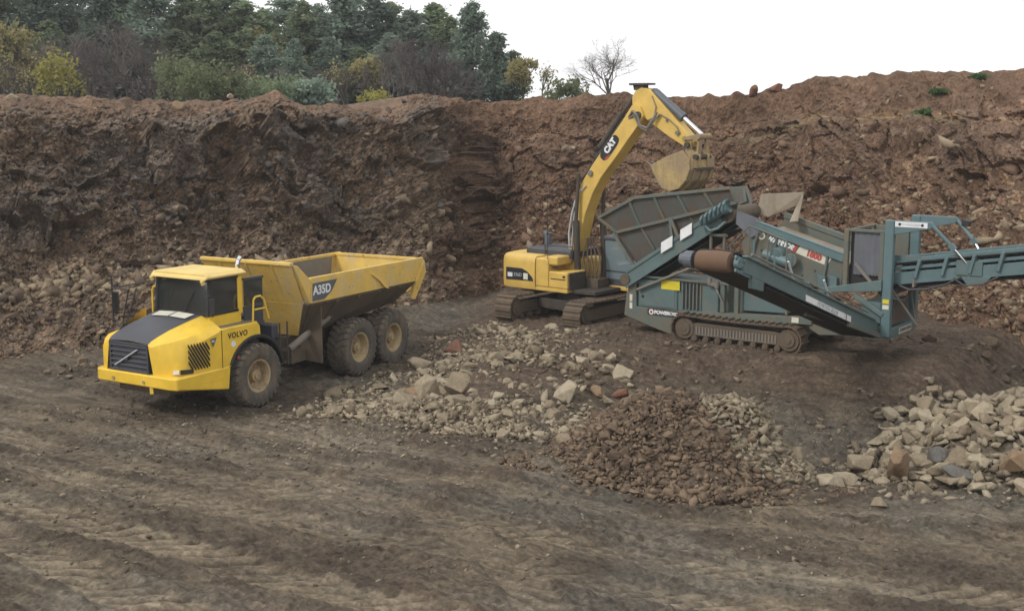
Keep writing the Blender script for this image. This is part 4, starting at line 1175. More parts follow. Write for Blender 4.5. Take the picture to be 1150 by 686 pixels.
# bucket: side plates, wrapped shell, lip, teeth, ears
bp_ = [(4.16, 6.02), (3.62, 5.84), (2.92, 5.50), (3.20, 4.98), (3.42, 4.76), (3.72, 4.68), (4.05, 4.78), (4.34, 5.06), (4.48, 5.42), (4.44, 5.74)]
b = MB()
for s in (-1, 1): b.prism(bp_, 'y', s * .74 - .03, s * .74 + .03)
shell = bp_[2:] 
for i in range(len(shell) - 1):
    p0, p1 = shell[i], shell[i+1]
    dx, dz = p1[0] - p0[0], p1[1] - p0[1]; L = math.hypot(dx, dz); nx, nz = -dz / L * .05, dx / L * .05
    b.add([(p0[0], -.77, p0[1]), (p1[0], -.77, p1[1]), (p1[0], .77, p1[1]), (p0[0], .77, p0[1]), (p0[0]+nx, -.77, p0[1]+nz), (p1[0]+nx, -.77, p1[1]+nz), (p1[0]+nx, .77, p1[1]+nz), (p0[0]+nx, .77, p0[1]+nz)],
          [(0,1,2,3), (7,6,5,4), (0,4,5,1), (2,6,7,3), (1,5,6,2), (3,7,4,0)])
bk = b.build('bucket', M['digger_pale'], digger, .012)
for s in (-.26, .26):
    d = MB(); d.prism([(4.20, 6.28), (4.02, 6.26), (3.98, 5.95), (4.30, 5.60), (4.50, 5.50), (4.54, 5.85), (4.44, 5.92), (4.22, 6.02)], 'y', s - .05, s + .05); d.build('bucket_ear', M['digger_pale'], bk, .01)
d = MB(); d.box(4.40, 4.56, -.55, .55, 5.38, 5.46); d.build('wear_bar', M['dark_steel'], bk)
for y in (-.50, 0, .50):
    d = MB(); d.prism([(3.40, 4.73), (3.72, 4.63), (4.08, 4.73), (4.39, 5.03), (4.53, 5.42), (4.49, 5.42), (4.35, 5.06), (4.05, 4.77), (3.72, 4.67), (3.42, 4.755)], 'y', y - .06, y + .06); d.build('wear_strip', M['digger_pale'], bk)
for k in range(5):
    y = -.62 + k * .31
    d = MB(); d.add([(2.98, y-.07, 5.48), (2.98, y+.07, 5.48), (3.05, y+.07, 5.36), (3.05, y-.07, 5.36), (2.70, y-.03, 5.63), (2.70, y+.03, 5.63)], [(0,1,5,4), (3,4,5,2), (0,4,3), (1,2,5), (0,3,2,1)]); d.build('tooth', M['grey_steel'], bk)
# ------------------------------------------------------------------ tracked screening machine
# local frame: x along the machine towards the big discharge conveyor, y away from the photographer's side, z up
SCR = (10.5, 34.5, 1.49)
plant = thing('screening_machine', 'teal tracked screening machine with feed hopper, inclined screen box and two raised conveyors', 'screening machine', SCR, -SC_T)
G0 = -0.80
for y in (-.12, 2.42): crawler(plant, 4.35, .88, .50, y, 44, Matrix.Translation((-4.52, 0, G0)), rollers=8, matf='muddy_steel', ribs=26)
# side skirt, lower frame
b = MB()
b.prism([(-8.62, -.22), (-8.55, .45), (-8.42, .86), (-8.20, .92), (-8.16, .10), (-6.7, .08), (-6.4, -.02), (-6.55, -.42), (-6.95, -.66), (-7.6, -.50)], 'y', .0, .10)
b.prism([(-8.62, -.22), (-8.55, .45), (-8.42, .86), (-8.20, .92), (-8.16, .10), (-6.7, .08), (-6.4, -.02), (-6.55, -.42), (-6.95, -.66), (-7.6, -.50)], 'y', 2.2, 2.3)
b.box(-8.55, -8.30, .1, 2.2, -.2, .7)
b.prism([(-7.6, .06), (-2.2, .34), (-2.2, .12), (-6.5, -.10), (-7.6, -.12)], 'y', .0, .30)
b.prism([(-7.6, .06), (-2.2, .34), (-2.2, .12), (-6.5, -.10), (-7.6, -.12)], 'y', 2.0, 2.3)
b.prism([(-2.3, .36), (-.05, .30), (-.05, .02), (-2.0, -.16), (-2.3, .0)], 'y', .06, .26)
b.prism([(-2.3, .36), (-.05, .30), (-.05, .02), (-2.0, -.16), (-2.3, .0)], 'y', 2.04, 2.24)
b.box(-6.2, -2.6, .3, 2.0, -.30, .10)
for x in (-7.4, -1.2): b.box(x - .1, x + .1, .2, 2.1, -.1, .18)
ch = b.build('chassis', M['teal_dusty'], plant, .015)
d = MB(); d.plate([(-7.74, -.006, -.115), (-6.40, -.006, -.115), (-6.40, -.006, .085), (-7.74, -.006, .085)], .006); dcl = d.build('decal', M['sticker_black'], ch)
d = MB(); d.cyl((-7.60, -.006, -.015), (-7.60, -.016, -.015), .085, n=20); d.build('decal_ring', M['white'], dcl)
d = MB(); d.cyl((-7.60, -.016, -.015), (-7.60, -.020, -.015), .050, n=20); d.build('decal_centre', M['red'], dcl)
d = MB(); d.box(-6.60, -6.40, -.014, -.008, -.11, .08); d.build('decal_end', M['red'], dcl)
d = MB(); d.box(-6.52, -6.49, -.018, -.014, -.10, .07).box(-6.58, -6.42, -.018, -.014, -.03, .0); d.build('decal_mark', M['white'], dcl)
lettering('lettering', 'POWER', .155, M['white'], dcl, (-7.22, -.014, -.015), (1, 0, 0), (0, 0, 1), bold=.008)
lettering('lettering', 'SCREEN', .145, M['white'], dcl, (-6.78, -.014, -.015), (.88, 0, 0), (0, 0, 1), spacing=.72, bold=.004)
for (x, w, z0, z1, mm) in ((-8.36, .10, .02, .22, 'cream'), (-8.36, .10, .26, .48, 'cream'), (-2.72, .22, .14, .30, 'cream')):
    d = MB(); d.box(x - w/2, x + w/2, -.012, -.004, z0, z1); d.build('decal', M[mm], ch)
# engine housing
b = MB()
b.box(-8.14, -6.72, .06, 2.24, .10, 1.00).box(-6.72, -5.30, .10, 2.20, .10, 1.02)
eh = b.build('engine_housing', M['teal'], plant, .025)
d = MB(); d.box(-8.05, -6.80, .044, .060, .16, .94); d.build('side_door', M['teal'], eh, .012)
d = MB(); d.cyl((-8.02 + .07, .04, .45), (-7.95, .02, .45), .045, n=12); d.build('door_latch', M['black'], eh)
v = MB(); v.box(-6.55, -5.92, .085, .105, .18, 1.0); vo = v.build('vent', M['black'], eh)
v = MB()
for k in range(6): v.box(-6.55 + .126*k, -6.505 + .126*k, .055, .10, .16, 1.01)
v.build('vent_slat', M['teal_dusty'], vo)
d = MB(); d.box(-7.28, -6.62, .030, .040, .74, 1.04); d.build('warning_plate', M['yellow_sticker'], eh)
b = MB(); b.box(-8.2, -4.9, -.02, .06, 1.05, 1.12).box(-8.2, -4.9, 2.2, 2.28, 1.05, 1.12); b.box(-5.2, -5.05, .0, .16, .2, 1.5).box(-4.72, -4.58, .0, .16, .2, 1.6).box(-5.2, -5.05, 2.1, 2.26, .2, 1.5)
b.box(-5.3, -4.5, .4, 2.0, .1, 1.3)
b.build('engine_frame', M['teal_dusty'], plant, .012)
b = MB(); b.prism([(-4.55, .28), (-3.05, .33), (-3.05, .80), (-3.35, 1.28), (-4.50, 1.32)], 'y', .22, 2.1); b.build('fuel_tank', M['teal'], plant, .03)
b = MB(); b.tube([(-3.95, .05, 1.05), (-3.55, .0, 1.02), (-3.25, -.02, .85), (-3.05, -.02, .55), (-3.0, .0, .36)], .04, 8).tube([(-4.1, .1, 1.15), (-3.6, .06, 1.12), (-3.2, .05, 1.0), (-2.9, .05, .6)], .03, 8); b.build('hose', M['grey_steel'], plant, smooth=50)
b = MB(); b.cyl((-5.55, -.02, 1.02), (-5.55, -.02, 1.25), .07, n=10).cyl((-5.28, -.05, .95), (-5.28, -.05, 1.18), .06, n=10).box(-5.5, -5.3, -.06, .06, 1.0, 1.1).tube([(-5.35, -.05, 1.0), (-5.2, -.1, .8), (-5.05, -.08, .5)], .025, 6); b.build('valve_block', M['grey_steel'], plant)

# feed conveyor under the hopper
def fz(x): return .88 + (x + 8.6) * (3.20 - .88) / 3.55
b = MB()
b.prism([(-8.64, 1.02), (-8.50, 1.22), (-5.08, 3.46), (-4.92, 3.30), (-4.92, 3.02), (-5.1, 2.92), (-8.50, .68), (-8.64, .80)], 'y', -.10, .0)
b.beam((-8.5, -.11, 1.20), (-5.05, -.11, 3.46), .12, .05, (0, 1, 0))
b.beam((-8.5, -.11, .72), (-5.0, -.11, 3.00), .10, .05, (0, 1, 0))
fc = b.build('feed_conveyor', M['teal'], plant, .01)
b = MB(); b.prism([(-8.64, 1.02), (-8.50, 1.22), (-5.08, 3.46), (-4.92, 3.30), (-4.92, 3.02), (-5.1, 2.92), (-8.50, .68), (-8.64, .80)], 'y', 1.6, 1.7); b.build('side_beam', M['teal'], fc)
b = MB(); b.beam((-8.4, .8, .98), (-5.0, .8, 3.26), 1.5, .16); b.beam((-8.3, .8, .74), (-5.2, .8, 2.66), 1.4, .05); b.build('belt', M['belt'], fc)
b = MB(); b.cyl((-8.52, -.16, .96), (-8.52, 1.7, .96), .17, n=18); b.build('tail_drum', M['muddy_steel'], fc)
b = MB(); b.cyl((-4.98, -.1, 3.2), (-4.98, 1.7, 3.2), .24, n=18); b.build('head_drum', M['muddy_steel'], fc)
b = MB()
b.cyl((-5.70, -.24, 2.98), (-5.05, -.24, 3.36), .14, n=14).cyl((-5.05, -.24, 3.36), (-4.86, -.24, 3.46), .18, n=14)
for k in range(6):
    o_ = np.array([-5.75 + .15*k, -.30, 2.98 + .10*k])
    b.tube([tuple(o_ + (0, .06, -.10)), tuple(o_ + (.03, -.10, -.12)), tuple(o_ + (.05, -.14, .04)), tuple(o_ + (.07, -.06, .16)), tuple(o_ + (.10, .06, .18))], .045, 7)
b.tube([(-5.6, -.28, 2.85), (-5.4, -.36, 2.72), (-5.15, -.34, 2.80), (-4.95, -.28, 3.0)], .04, 7)
b.build('drive_motor', M['teal_bright'], fc, smooth=50)
for (x0) in (-7.19, -6.52):
    z = fz(x0 + .17) + .08
    d = MB(); d.plate([(x0, -.185, z - .10), (x0 + .40, -.185, z + .14), (x0 + .40, -.185, z + .48), (x0, -.185, z + .24)][::1], .008); d.build('square_decal', M['white'], fc)
b = MB(); b.cyl((-8.1, -.06, .66), (-5.7, -.06, 1.72), .045, n=10); b.build('support_strut', M['grey_steel'], plant)
b = MB()
for x in (-5.55, -5.1): b.box(x - .04, x + .04, -.04, .05, 1.55, 2.62)
b.box(-5.6, -5.0, -.04, .05, 2.52, 2.6).box(-5.6, -5.0, -.03, .04, 2.0, 2.06)
b.build('ladder_frame', M['teal_dusty'], plant, .008)

# hopper
near_ = [(-9.64, 2.86), (-8.18, 3.58), (-4.78, 4.03), (-4.62, 3.60), (-6.9, 2.98), (-9.02, 2.42)]
def hop(y_in, x, z):                      # near wall leans out towards the top
    return (x, y_in - .30 * (z - 2.6) / 1.3, z)
def hopper_wall(sgn):
    y0 = .12 if sgn > 0 else 2.18
    near = near_ if sgn > 0 else [(-9.64, 2.86), (-8.18, 3.58), (-5.75, 3.86), (-5.6, 3.40), (-6.9, 2.98), (-9.02, 2.42)]
    f = lambda x, z, o=0: (x, (y0 - .34 * (z - 2.7) / 1.3 - o) if sgn > 0 else (y0 + .34 * (z - 2.7) / 1.3 + o), z)
    b = MB()
    q = [f(x, z) for x, z in near]; b.plate(q if sgn > 0 else q[::-1], .04)
    q = [f(*near[5]), f(*near[4]), f(*near[3]), (near[3][0] - .33, y0 + sgn * .25, 3.15), (-8.0, y0 + sgn * .25, 1.42), (-8.7, y0 + sgn * .2, 1.55)]
    b.plate(q[::-1] if sgn > 0 else q, .04)
    w = b.build('hopper_wall', M['panel'], plant)
    r = MB()
    ring = near
    for i in range(len(ring)):
        p, q_ = ring[i], ring[(i + 1) % len(ring)]
        r.beam(f(*p, .05), f(*q_, .05), .10, .13, (0, 1, 0))
    for u in (.14, .36, .56, .78):        # ribs from the rim to the lower rail
        xt = -9.0 + (4.22) * u; zt = np.interp(xt, [-9.64, -8.18, -4.78], [2.86, 3.58, 4.03])
        xb = xt + .30; zb = np.interp(xb, [-9.02, -6.9, -4.62], [2.42, 2.98, 3.60])
        r.beam(f(xt, zt, .05), f(xb, zb, .05), .09, .09, (0, 1, 0))
        if u < .6:
            r.beam(f(xb, zb, .03), (xb + .45, y0 + sgn * .10, zb - .72), .07, .07, (0, 1, 0))
    r.build('hopper_rim', M['teal_dusty'], w, .01)
    return w
hw = hopper_wall(1); hopper_wall(-1)
b = MB(); b.plate([(-9.64, .08, 2.86), (-9.02, .19, 2.42), (-9.02, 2.11, 2.42), (-9.64, 2.22, 2.86)], .05); b.plate([(-9.02, .19, 2.42), (-8.7, .32, 1.55), (-8.7, 1.98, 1.55), (-9.02, 2.11, 2.42)], .05); b.beam((-9.62, .08, 2.88), (-9.62, 2.22, 2.88), .10, .10); b.build('hopper_end', M['panel'], plant)
for (x0, z0, x1, z1, y) in ((-9.05, 2.40, -8.15, 1.25, -.02), (-6.95, 2.95, -6.85, 2.25, -.06), (-6.90, 2.98, -6.62, 2.40, -.10)):
    b = MB(); b.beam((x0, y, z0), (x1, y, z1), .10, .08, (0, 1, 0)); b.build('hopper_leg', M['teal_dusty'], plant, .008)
# tipped wear plate sticking out behind the hopper and the dark flap below it
b = MB(); b.plate([(-4.85, 1.9, 3.72), (-3.55, 2.2, 3.82), (-3.72, 2.2, 3.42), (-4.55, 1.9, 3.02), (-4.9, 1.8, 3.1)], .08); b.plate([(-3.55, 2.2, 3.82), (-3.45, 1.6, 2.95), (-3.7, 1.6, 2.9), (-3.72, 2.2, 3.42)], .06); b.build('rear_plate', M['dust_plate'], plant, .01)
b = MB(); b.plate([(-4.72, .05, 3.35), (-4.0, .15, 3.10), (-3.95, .15, 2.72), (-4.25, .1, 2.55), (-4.72, .0, 2.95)], .05); b.build('rubber_flap', M['curtain'], plant)

# screen box
b = MB()
sb = [(-4.06, 3.00), (-1.36, 2.22), (-1.42, 1.18), (-2.2, 1.22), (-4.50, 1.86), (-4.62, 2.4)]
b.prism(sb, 'y', .16, .24)
b.prism(sb, 'y', 2.02, 2.10)
b.beam((-4.0, .13, 2.9), (-4.25, .13, 1.95), .08, .12, (0, 1, 0))
for u in (.28, .86):
    x = -4.2 + 2.75 * u; zt = np.interp(x, [-4.06, -1.36], [3.0, 2.22]); b.beam((x, .13, zt - .12), (x - .12, .13, zt - .95), .07, .10, (0, 1, 0))
b.prism([(-4.55, 1.82), (-3.9, 1.62), (-3.9, 1.25), (-4.4, 1.3)], 'y', .2, 2.1)
bx_ = b.build('screen_box', M['teal_dusty'], plant, .012)
b = MB(); b.prism([(-4.10, 3.04), (-1.34, 2.25), (-1.36, 2.02), (-4.14, 2.82)], 'y', .06, .14); b.beam((-4.1, .12, 3.05), (-1.34, .12, 2.26), .16, .04); b.build('top_rail', M['teal_bright'], bx_, .01)
b = MB(); b.beam((-4.1, 2.06, 3.10), (-1.34, 2.06, 2.30), .16, .16); b.build('top_rail', M['teal_dusty'], bx_, .01)
b = MB(); b.beam((-4.1, 1.13, 2.72), (-1.3, 1.13, 1.92), 1.76, .06); b.build('screen_deck', M['dust_plate'], bx_)
b = MB(); b.cyl((-3.35, .16, 2.10), (-3.35, -.16, 2.06), .24, n=22).cyl((-3.35, -.16, 2.06), (-3.35, -.22, 2.05), .16, n=18).cyl((-2.9, -.02, 1.98), (-2.9, -.12, 1.98), .20, n=18); b.build('vibrator', M['teal'], bx_, .01, smooth=40)
b = MB(); b.cyl((-3.75, -.10, 2.12), (-2.95, -.10, 1.90), .15, n=16); b.build('motor', M['teal_bright'], bx_, .015, smooth=40)
for k in range(14):
    x = -3.95 + .19 * k; z = 2.55 - .285 * (x + 3.95) - (.35 if k % 3 == 0 else .62 if k % 3 == 1 else .9)
    if z > 1.3 or k % 2: 
        b = MB(); b.cyl((x, .16, z), (x, .125, z), .03, n=8); b.build('bolt', M['muddy_steel'], bx_)
for x in (-1.98, -1.62):
    b = MB(); b.prism([(x - .12, 1.62), (x + .12, 1.56), (x + .10, 1.15), (x - .08, 1.18)], 'y', .02, .16); b.cyl((x, .09, 1.16), (x, .09, 1.50), .075, n=12); b.build('spring_mount', M['teal'], bx_, .01)
dx_ = Vector((2.70, 0, -.78)).normalized(); up_ = Vector((.78, 0, 2.70)).normalized()
lettering('lettering', 'WARRIOR', .20, M['white'], bx_, (-3.33, .150, 2.44), dx_, up_, bold=.012, spacing=1.0)
d = MB(); c_ = Vector((-3.95, .155, 2.62)); d.cyl(c_, c_ + Vector((0, -.01, 0)), .12, n=20); d.build('decal_ring', M['cream'], bx_)
d = MB(); c_ = Vector((-3.95, .145, 2.62)); d.cyl(c_, c_ + Vector((0, -.01, 0)), .07, n=20); d.build('decal_centre', M['teal_dusty'], bx_)
c_ = Vector((-2.28, .150, 2.14))
d = MB(); d.plate([c_ - dx_*.48 + up_*.15, c_ - dx_*.56 - up_*.12, c_ + dx_*.46 - up_*.14, c_ + dx_*.54 + up_*.12][::1], .006); dd = d.build('decal', M['cream'], bx_)
lettering('lettering', '1800', .24, M['red'], dd, c_ + Vector((0, -.012, 0)), dx_, up_, bold=.014)
d = MB(); d.plate([c_ - dx_*.62 + up_*.15, c_ - dx_*.70 - up_*.12, c_ - dx_*.60 - up_*.12, c_ - dx_*.52 + up_*.15], .006); d.build('decal_mark', M['red'], bx_)
# walkway rails in front of the screen box
b = MB()
b.tube([(-4.75, -.35, 2.30), (-4.1, -.35, 2.95), (-2.9, -.35, 2.56)], .022, 6)
for x, z in ((-4.7, 2.28), (-4.1, 2.95), (-3.5, 2.75), (-2.9, 2.56)): b.tube([(x, -.35, z), (x, -.35, z - .85)], .022, 6)
b.tube([(-4.7, -.35, 1.85), (-2.6, -.35, 1.25)], .022, 6)
b.build('guard_rail', M['teal_dusty'], plant)

# oversize chute with hanging rubber sheet
b = MB()
b.box(-1.34, -1.20, .02, .16, 1.30, 2.98).box(-1.34, -1.20, 2.1, 2.24, 1.30, 2.98).box(-1.34, -.16, .04, .14, 2.92, 3.0).box(-.30, -.17, .04, .14, 1.6, 2.95)
b.box(-1.24, -.2, 2.10, 2.2, 1.5, 2.95); b.box(-1.30, -1.22, .10, 2.15, 2.9, 2.97)
cho = b.build('chute', M['teal_dusty'], plant, .01)
b = MB(); b.plate([(-1.0, .0, 2.0), (-.45, .0, 1.42), (-.39, .0, 1.48), (-.94, .0, 2.06)], .05); b.build('brace', M['grey_steel'], cho)
b = MB()
xs_ = np.linspace(-1.06, -.30, 9)
for i in range(8): b.plate([(xs_[i], .12 + .025 * (i % 2), 2.93), (xs_[i], .12 + .025 * (i % 2), 1.72), (xs_[i+1], .12 + .025 * ((i+1) % 2), 1.68), (xs_[i+1], .12 + .025 * ((i+1) % 2), 2.93)], .02)
b.build('rubber_sheet', M['curtain'], cho)
b = MB(); b.box(-1.19, -.2, .20, .26, 1.4, 2.9); b.build('chute_back', M['belt'], cho)
b = MB()
b.prism([(-2.0, 1.24), (-1.4, 1.36), (-.16, 1.62), (-.16, 1.30), (-1.5, 1.16), (-2.0, 1.08)], 'y', -.06, .12)
b.prism([(-2.0, 1.24), (-1.4, 1.36), (-.16, 1.62), (-.16, 1.30), (-1.5, 1.16), (-2.0, 1.08)], 'y', 2.12, 2.28)
b.beam((-.95, .02, 1.12), (-.10, .02, .62), .14, .10, (0, 1, 0))
b.box(-.75, -.20, .1, 2.0, .35, .95)
b.build('main_beam', M['teal'], plant, .015)

# gantry
b = MB()
for y in (.0, 2.10): b.box(-.16, .10, y, y + .20, .0, 3.30)
b.box(-.14, .10, .20, 2.10, -.06, .22)
b.prism([(.20, -.02), (2.10, -.02), (2.28, .18), (2.28, .60), (2.12, .60), (2.05, .34), (1.92, .24), (.20, .24)], 'x', -.15, .11)
ga = b.build('gantry', M['teal_bright'], plant, .02)
for y in (.0, 2.10):
    b = MB(); b.prism([(.10, 3.30), (1.12, 3.30), (1.16, 3.24), (1.12, 3.12), (.10, 2.90)], 'y', y + .03, y + .17); b.build('top_arm', M['teal_bright'], ga, .012)
d = MB(); d.box(.12, 1.02, .020, .029, 3.13, 3.28); dd = d.build('decal', M['white'], ga)
for x in (.25, .88):
    d = MB(); d.cyl((x, .020, 3.205), (x, .012, 3.205), .040, n=12); d.build('bolt_hole', M['black'], dd)
lettering('lettering', 'POWERSCREEN', .085, M['pale_grey'], dd, (.56, .017, 3.205), (1, 0, 0), (0, 0, 1))
for z in (1.02, .86):
    d = MB(); d.box(-.12, .06, -.012, -.002, z - .06, z + .06); d.build('decal', M['cream'] if z < 1 else M['yellow_sticker'], ga)
d = MB(); d.box(.113, .120, .75, 1.75, .0, .18); dd = d.build('decal', M['cream'], ga)
lettering('lettering', 'POWERSCREEN', .13, M['teal_dusty'], dd, (.123, 1.25, .09), (0, 1, 0), (0, 0, 1), bold=.004)
b = MB(); b.beam((1.30, 2.2, 3.16), (1.50, 2.2, 3.12), .22, .16); b.build('bracket', M['black'], ga)

# big discharge conveyor running out to the right
def tz(x): return 1.40 + .165 * x
b = MB()
for y in (.42, 1.80):
    b.beam((-.25, y, tz(-.25) + .72), (7.6, y, tz(7.6) + .72), .10, .10)
    b.beam((-.25, y, tz(-.25) + .50), (7.6, y, tz(7.6) + .50), .06, .09)
    b.beam((-.25, y, tz(-.25) + .22), (7.6, y, tz(7.6) + .22), .09, .34)
    for k in range(11):
        x = -.1 + .74 * k; b.beam((x, y - .01, tz(x) + .2), (x + .12, y - .01, tz(x) + .72), .09, .26, (0, 1, 0))
tc = b.build('discharge_conveyor', M['teal_bright'], plant, .01)
b = MB(); b.beam((-.4, 1.11, tz(-.4) + .62), (7.7, 1.11, tz(7.7) + .62), 1.25, .05)
N_ = 14
for k in range(N_):                                     # sagging return belt
    x0, x1 = -.3 + 7.9 * k / N_, -.3 + 7.9 * (k + 1) / N_
    s0, s1 = .07 * math.sin(math.pi * ((k / 2.8) % 1)), .07 * math.sin(math.pi * (((k + 1) / 2.8) % 1))
    b.beam((x0, 1.11, tz(x0) - .02 - s0), (x1, 1.11, tz(x1) - .02 - s1), 1.25, .04)
b.build('belt', M['belt'], tc)
b = MB(); b.cyl((7.7, .45, tz(7.7) + .3), (7.7, 1.78, tz(7.7) + .3), .32, n=20); b.build('head_drum', M['muddy_steel'], tc)
for k in range(5):
    x = .6 + 1.5 * k
    b = MB(); b.cyl((x, .40, tz(x) + .0), (x, 1.82, tz(x) + .0), .06, n=10); b.beam((x, .37, tz(x) + .16), (x, .37, tz(x) - .06), .05, .06, (1, 0, 0)); b.build('return_roller', M['grey_steel'], tc)
b = MB(); b.box(1.75, 2.45, .33, .42, tz(2.1) + .14, tz(2.1) + .54); b.prism([(1.9, tz(2) + .1), (2.7, tz(2.3) + .12), (2.5, tz(2.3) - .12), (2.05, tz(2.2) - .12)], 'y', .34, .42); b.build('ram_bracket', M['teal'], tc, .01)
b = MB(); b.tube([(.1, .36, tz(0) + .1), (.5, .34, tz(.5) - .12), (1.0, .34, tz(1) - .14), (1.5, .34, tz(1.5) - .05), (1.9, .34, tz(1.9) + .12)], .03, 7).tube([(1.7, .34, tz(1.7) + .1), (2.0, .33, tz(2) - .12), (2.5, .33, tz(2.5) - .12), (2.9, .34, tz(2.9) + .05)], .03, 7); b.build('hose', M['hose'], tc, smooth=50)
b = MB(); b.box(-.1, .75, .36, .42, tz(.3) + .74, tz(.3) + .86); b.build('guard', M['teal'], tc)
for y in (.06, 2.20):
    yb = .38 if y < 1 else 1.86
    b = MB(); b.cyl((1.13, y, 3.22), (1.66, (y*2+yb)/3, 2.66), .055, n=12).beam((1.62, (y*2+yb)/3, 2.72), (1.74, (y*2+yb)/3, 2.58), .14, .14); ra = b.build('ram', M['teal_bright'], plant, smooth=40)
    b = MB(); b.cyl((1.68, (y*2+yb)/3, 2.64), (2.06, yb, tz(2.06) + .42), .035, n=12); b.build('ram_rod', M['chrome'], ra, smooth=40)
# struts inside the gantry
b = MB(); b.tube([(.02, .35, 1.30), (.62, .8, .30)], .035, 6).tube([(.02, 1.7, 1.35), (.40, 1.3, .25)], .035, 6).tube([(.05, .2, 1.1), (.25, .7, 1.0), (.2, 1.2, 1.15), (.5, 1.7, 1.3)], .03, 6); b.build('hose', M['grey_steel'], plant)
b = MB(); b.cyl((-.2, .3, 1.28), (-.2, 1.9, 1.28), .2, n=14); b.prism([(.3, .3), (1.9, .3), (1.6, 1.0), (.6, 1.0)], 'x', -.05, .02); b.build('catch_box', M['panel'], plant)

# side conveyor running out towards the photographer, head drum over the brown pile
SL = .318
def sz(y): return .12 - SL * y
b = MB()
for x, mm in ((-.30, 1), (-1.36, 0)):
    b.beam((x, -8.35, sz(-8.35) + .10), (x, .1, sz(.1) + .12), .09, .36)
    b.beam((x + .03 * (1 if mm else -1), -8.35, sz(-8.35) + .30), (x + .03 * (1 if mm else -1), -.2, sz(-.2) + .32), .15, .05)
for y in np.linspace(-8.0, -.3, 9): b.beam((-1.36, y, sz(y) + .0), (-.30, y, sz(y) + .0), .08, .08)
sc = b.build('side_conveyor', M['teal'], plant, .012)
b = MB(); b.beam((-.83, -8.55, sz(-8.55) + .34), (-.83, .2, sz(.2) + .34), .92, .05); b.beam((-.83, -8.5, sz(-8.5) - .14), (-.83, .1, sz(.1) - .14), .98, .04); b.build('belt', M['belt'], sc)
b = MB(); b.lathe([(-.47, .0), (-.47, .18), (-.46, .225), (-.25, .24), (0, .25), (.25, .24), (.37, .23), (.39, .17), (.39, 0)], (-.83, -8.62, sz(-8.62) + .08), (1, 0, 0), 26); b.build('head_drum', M['rust'], sc, smooth=40)
b = MB(); b.beam((-.30, -8.75, sz(-8.75) + .2), (-.30, -8.1, sz(-8.1) + .2), .05, .08).beam((-.30, -8.75, sz(-8.75) - .1), (-.30, -8.0, sz(-8.0) - .1), .05, .08).cyl((-.36, -8.62, sz(-8.62) + .08), (-.24, -8.62, sz(-8.62) + .08), .12, n=14); b.build('drum_bracket', M['teal_bright'], sc, .008)
b = MB(); b.cyl((-1.40, -8.62, sz(-8.62) + .08), (-1.62, -8.62, sz(-8.62) + .08), .20, n=16).cyl((-1.62, -8.62, sz(-8.62) + .08), (-1.75, -8.62, sz(-8.62) + .08), .13, n=14).tube([(-1.7, -8.6, sz(-8.6) + .1), (-1.8, -8.4, sz(-8.4) + .25), (-1.6, -8.0, sz(-8) + .3), (-1.4, -7.6, sz(-7.6) + .2)], .035, 6); b.build('drum_motor', M['slate'], sc)
b = MB(); b.prism([(-7.95, sz(-7.95) - .35), (-7.35, sz(-7.35) - .30), (-7.35, sz(-7.35) - .06), (-7.95, sz(-7.95) - .06)], 'x', -.36, -.26); b.build('gusset', M['teal'], sc)
d = MB(); d.plate([(-.248, -4.95, sz(-4.95) + .10), (-.248, -1.95, sz(-1.95) + .10), (-.248, -1.95, sz(-1.95) - .06), (-.248, -4.95, sz(-4.95) - .06)][::-1], .006); dd = d.build('decal', M['white'], sc)
lettering('lettering', 'POWERSCREEN', .17, M['pale_grey'], dd, (-.238, -3.55, sz(-3.55) + .02), (0, 1, -SL), (0, 0, 1), spacing=1.25)
d = MB(); d.box(-.240, -.234, -2.32, -2.29, sz(-2.3) - .06, sz(-2.3) + .10); d.build('decal_mark', M['teal'], dd)
for (y, h) in ((-5.6, .42), (-3.4, .42)):
    b = MB(); b.cyl((-.28, y, sz(y) + .28), (-.30, y - .35, sz(y) + .28 + h + .12), .03, n=8); b.build('prop', M['pale_grey'], sc)
b = MB(); b.tube([(-.22, -8.1, sz(-8.1) + .40), (-.22, -5.2, sz(-5.2) + .42)], .028, 6).tube([(-.22, -4.9, sz(-4.9) + .42), (-.22, -.8, sz(-.8) + .42)], .022, 6); b.build('hydraulic_line', M['grey_steel'], sc)
for y in (-8.0, -6.9):
    b = MB(); b.tube([(-.22, y, sz(y) + .3), (-.22, y, sz(y) + .75)], .02, 6); b.build('post', M['teal_bright'], sc)
b = MB()
b.beam((-.30, -2.0, sz(-2.0) - .12), (-.18, .05, .02), .10, .14); b.beam((-1.36, -2.0, sz(-2.0) - .12), (-1.36, .05, .02), .10, .14)
b.beam((-.83, -3.6, sz(-3.6) - .2), (-.83, .15, .2), .10, .12)
b.build('conveyor_leg', M['teal_dusty'], plant, .01)
# ------------------------------------------------------------------ loose rock: the 300 that show largest are things, the rest is rubble
def rock_mesh(name, seed, sx, sy, sz, n=13, mat=None):
    rg = np.random.default_rng(seed)
    p = rg.normal(size=(n, 3)); p /= np.abs(p).max(axis=1)[:, None] ** 0.75 * np.linalg.norm(p, axis=1)[:, None] ** 0.25
    p *= rg.uniform(0.82, 1.0, (n, 1)); p *= (sx, sy, sz)
    bm = bmesh.new()
    for q in p: bm.verts.new(q)
    res = bmesh.ops.convex_hull(bm, input=bm.verts)
    for v in [v for v in bm.verts if not v.link_faces]: bm.verts.remove(v)
    bmesh.ops.bevel(bm, geom=list(bm.edges), offset=0.035, segments=1, affect='EDGES', clamp_overlap=True)
    bmesh.ops.triangulate(bm, faces=bm.faces)
    me = bpy.data.meshes.new(name); bm.to_mesh(me); bm.free()
    if mat: me.materials.append(mat)
    return me
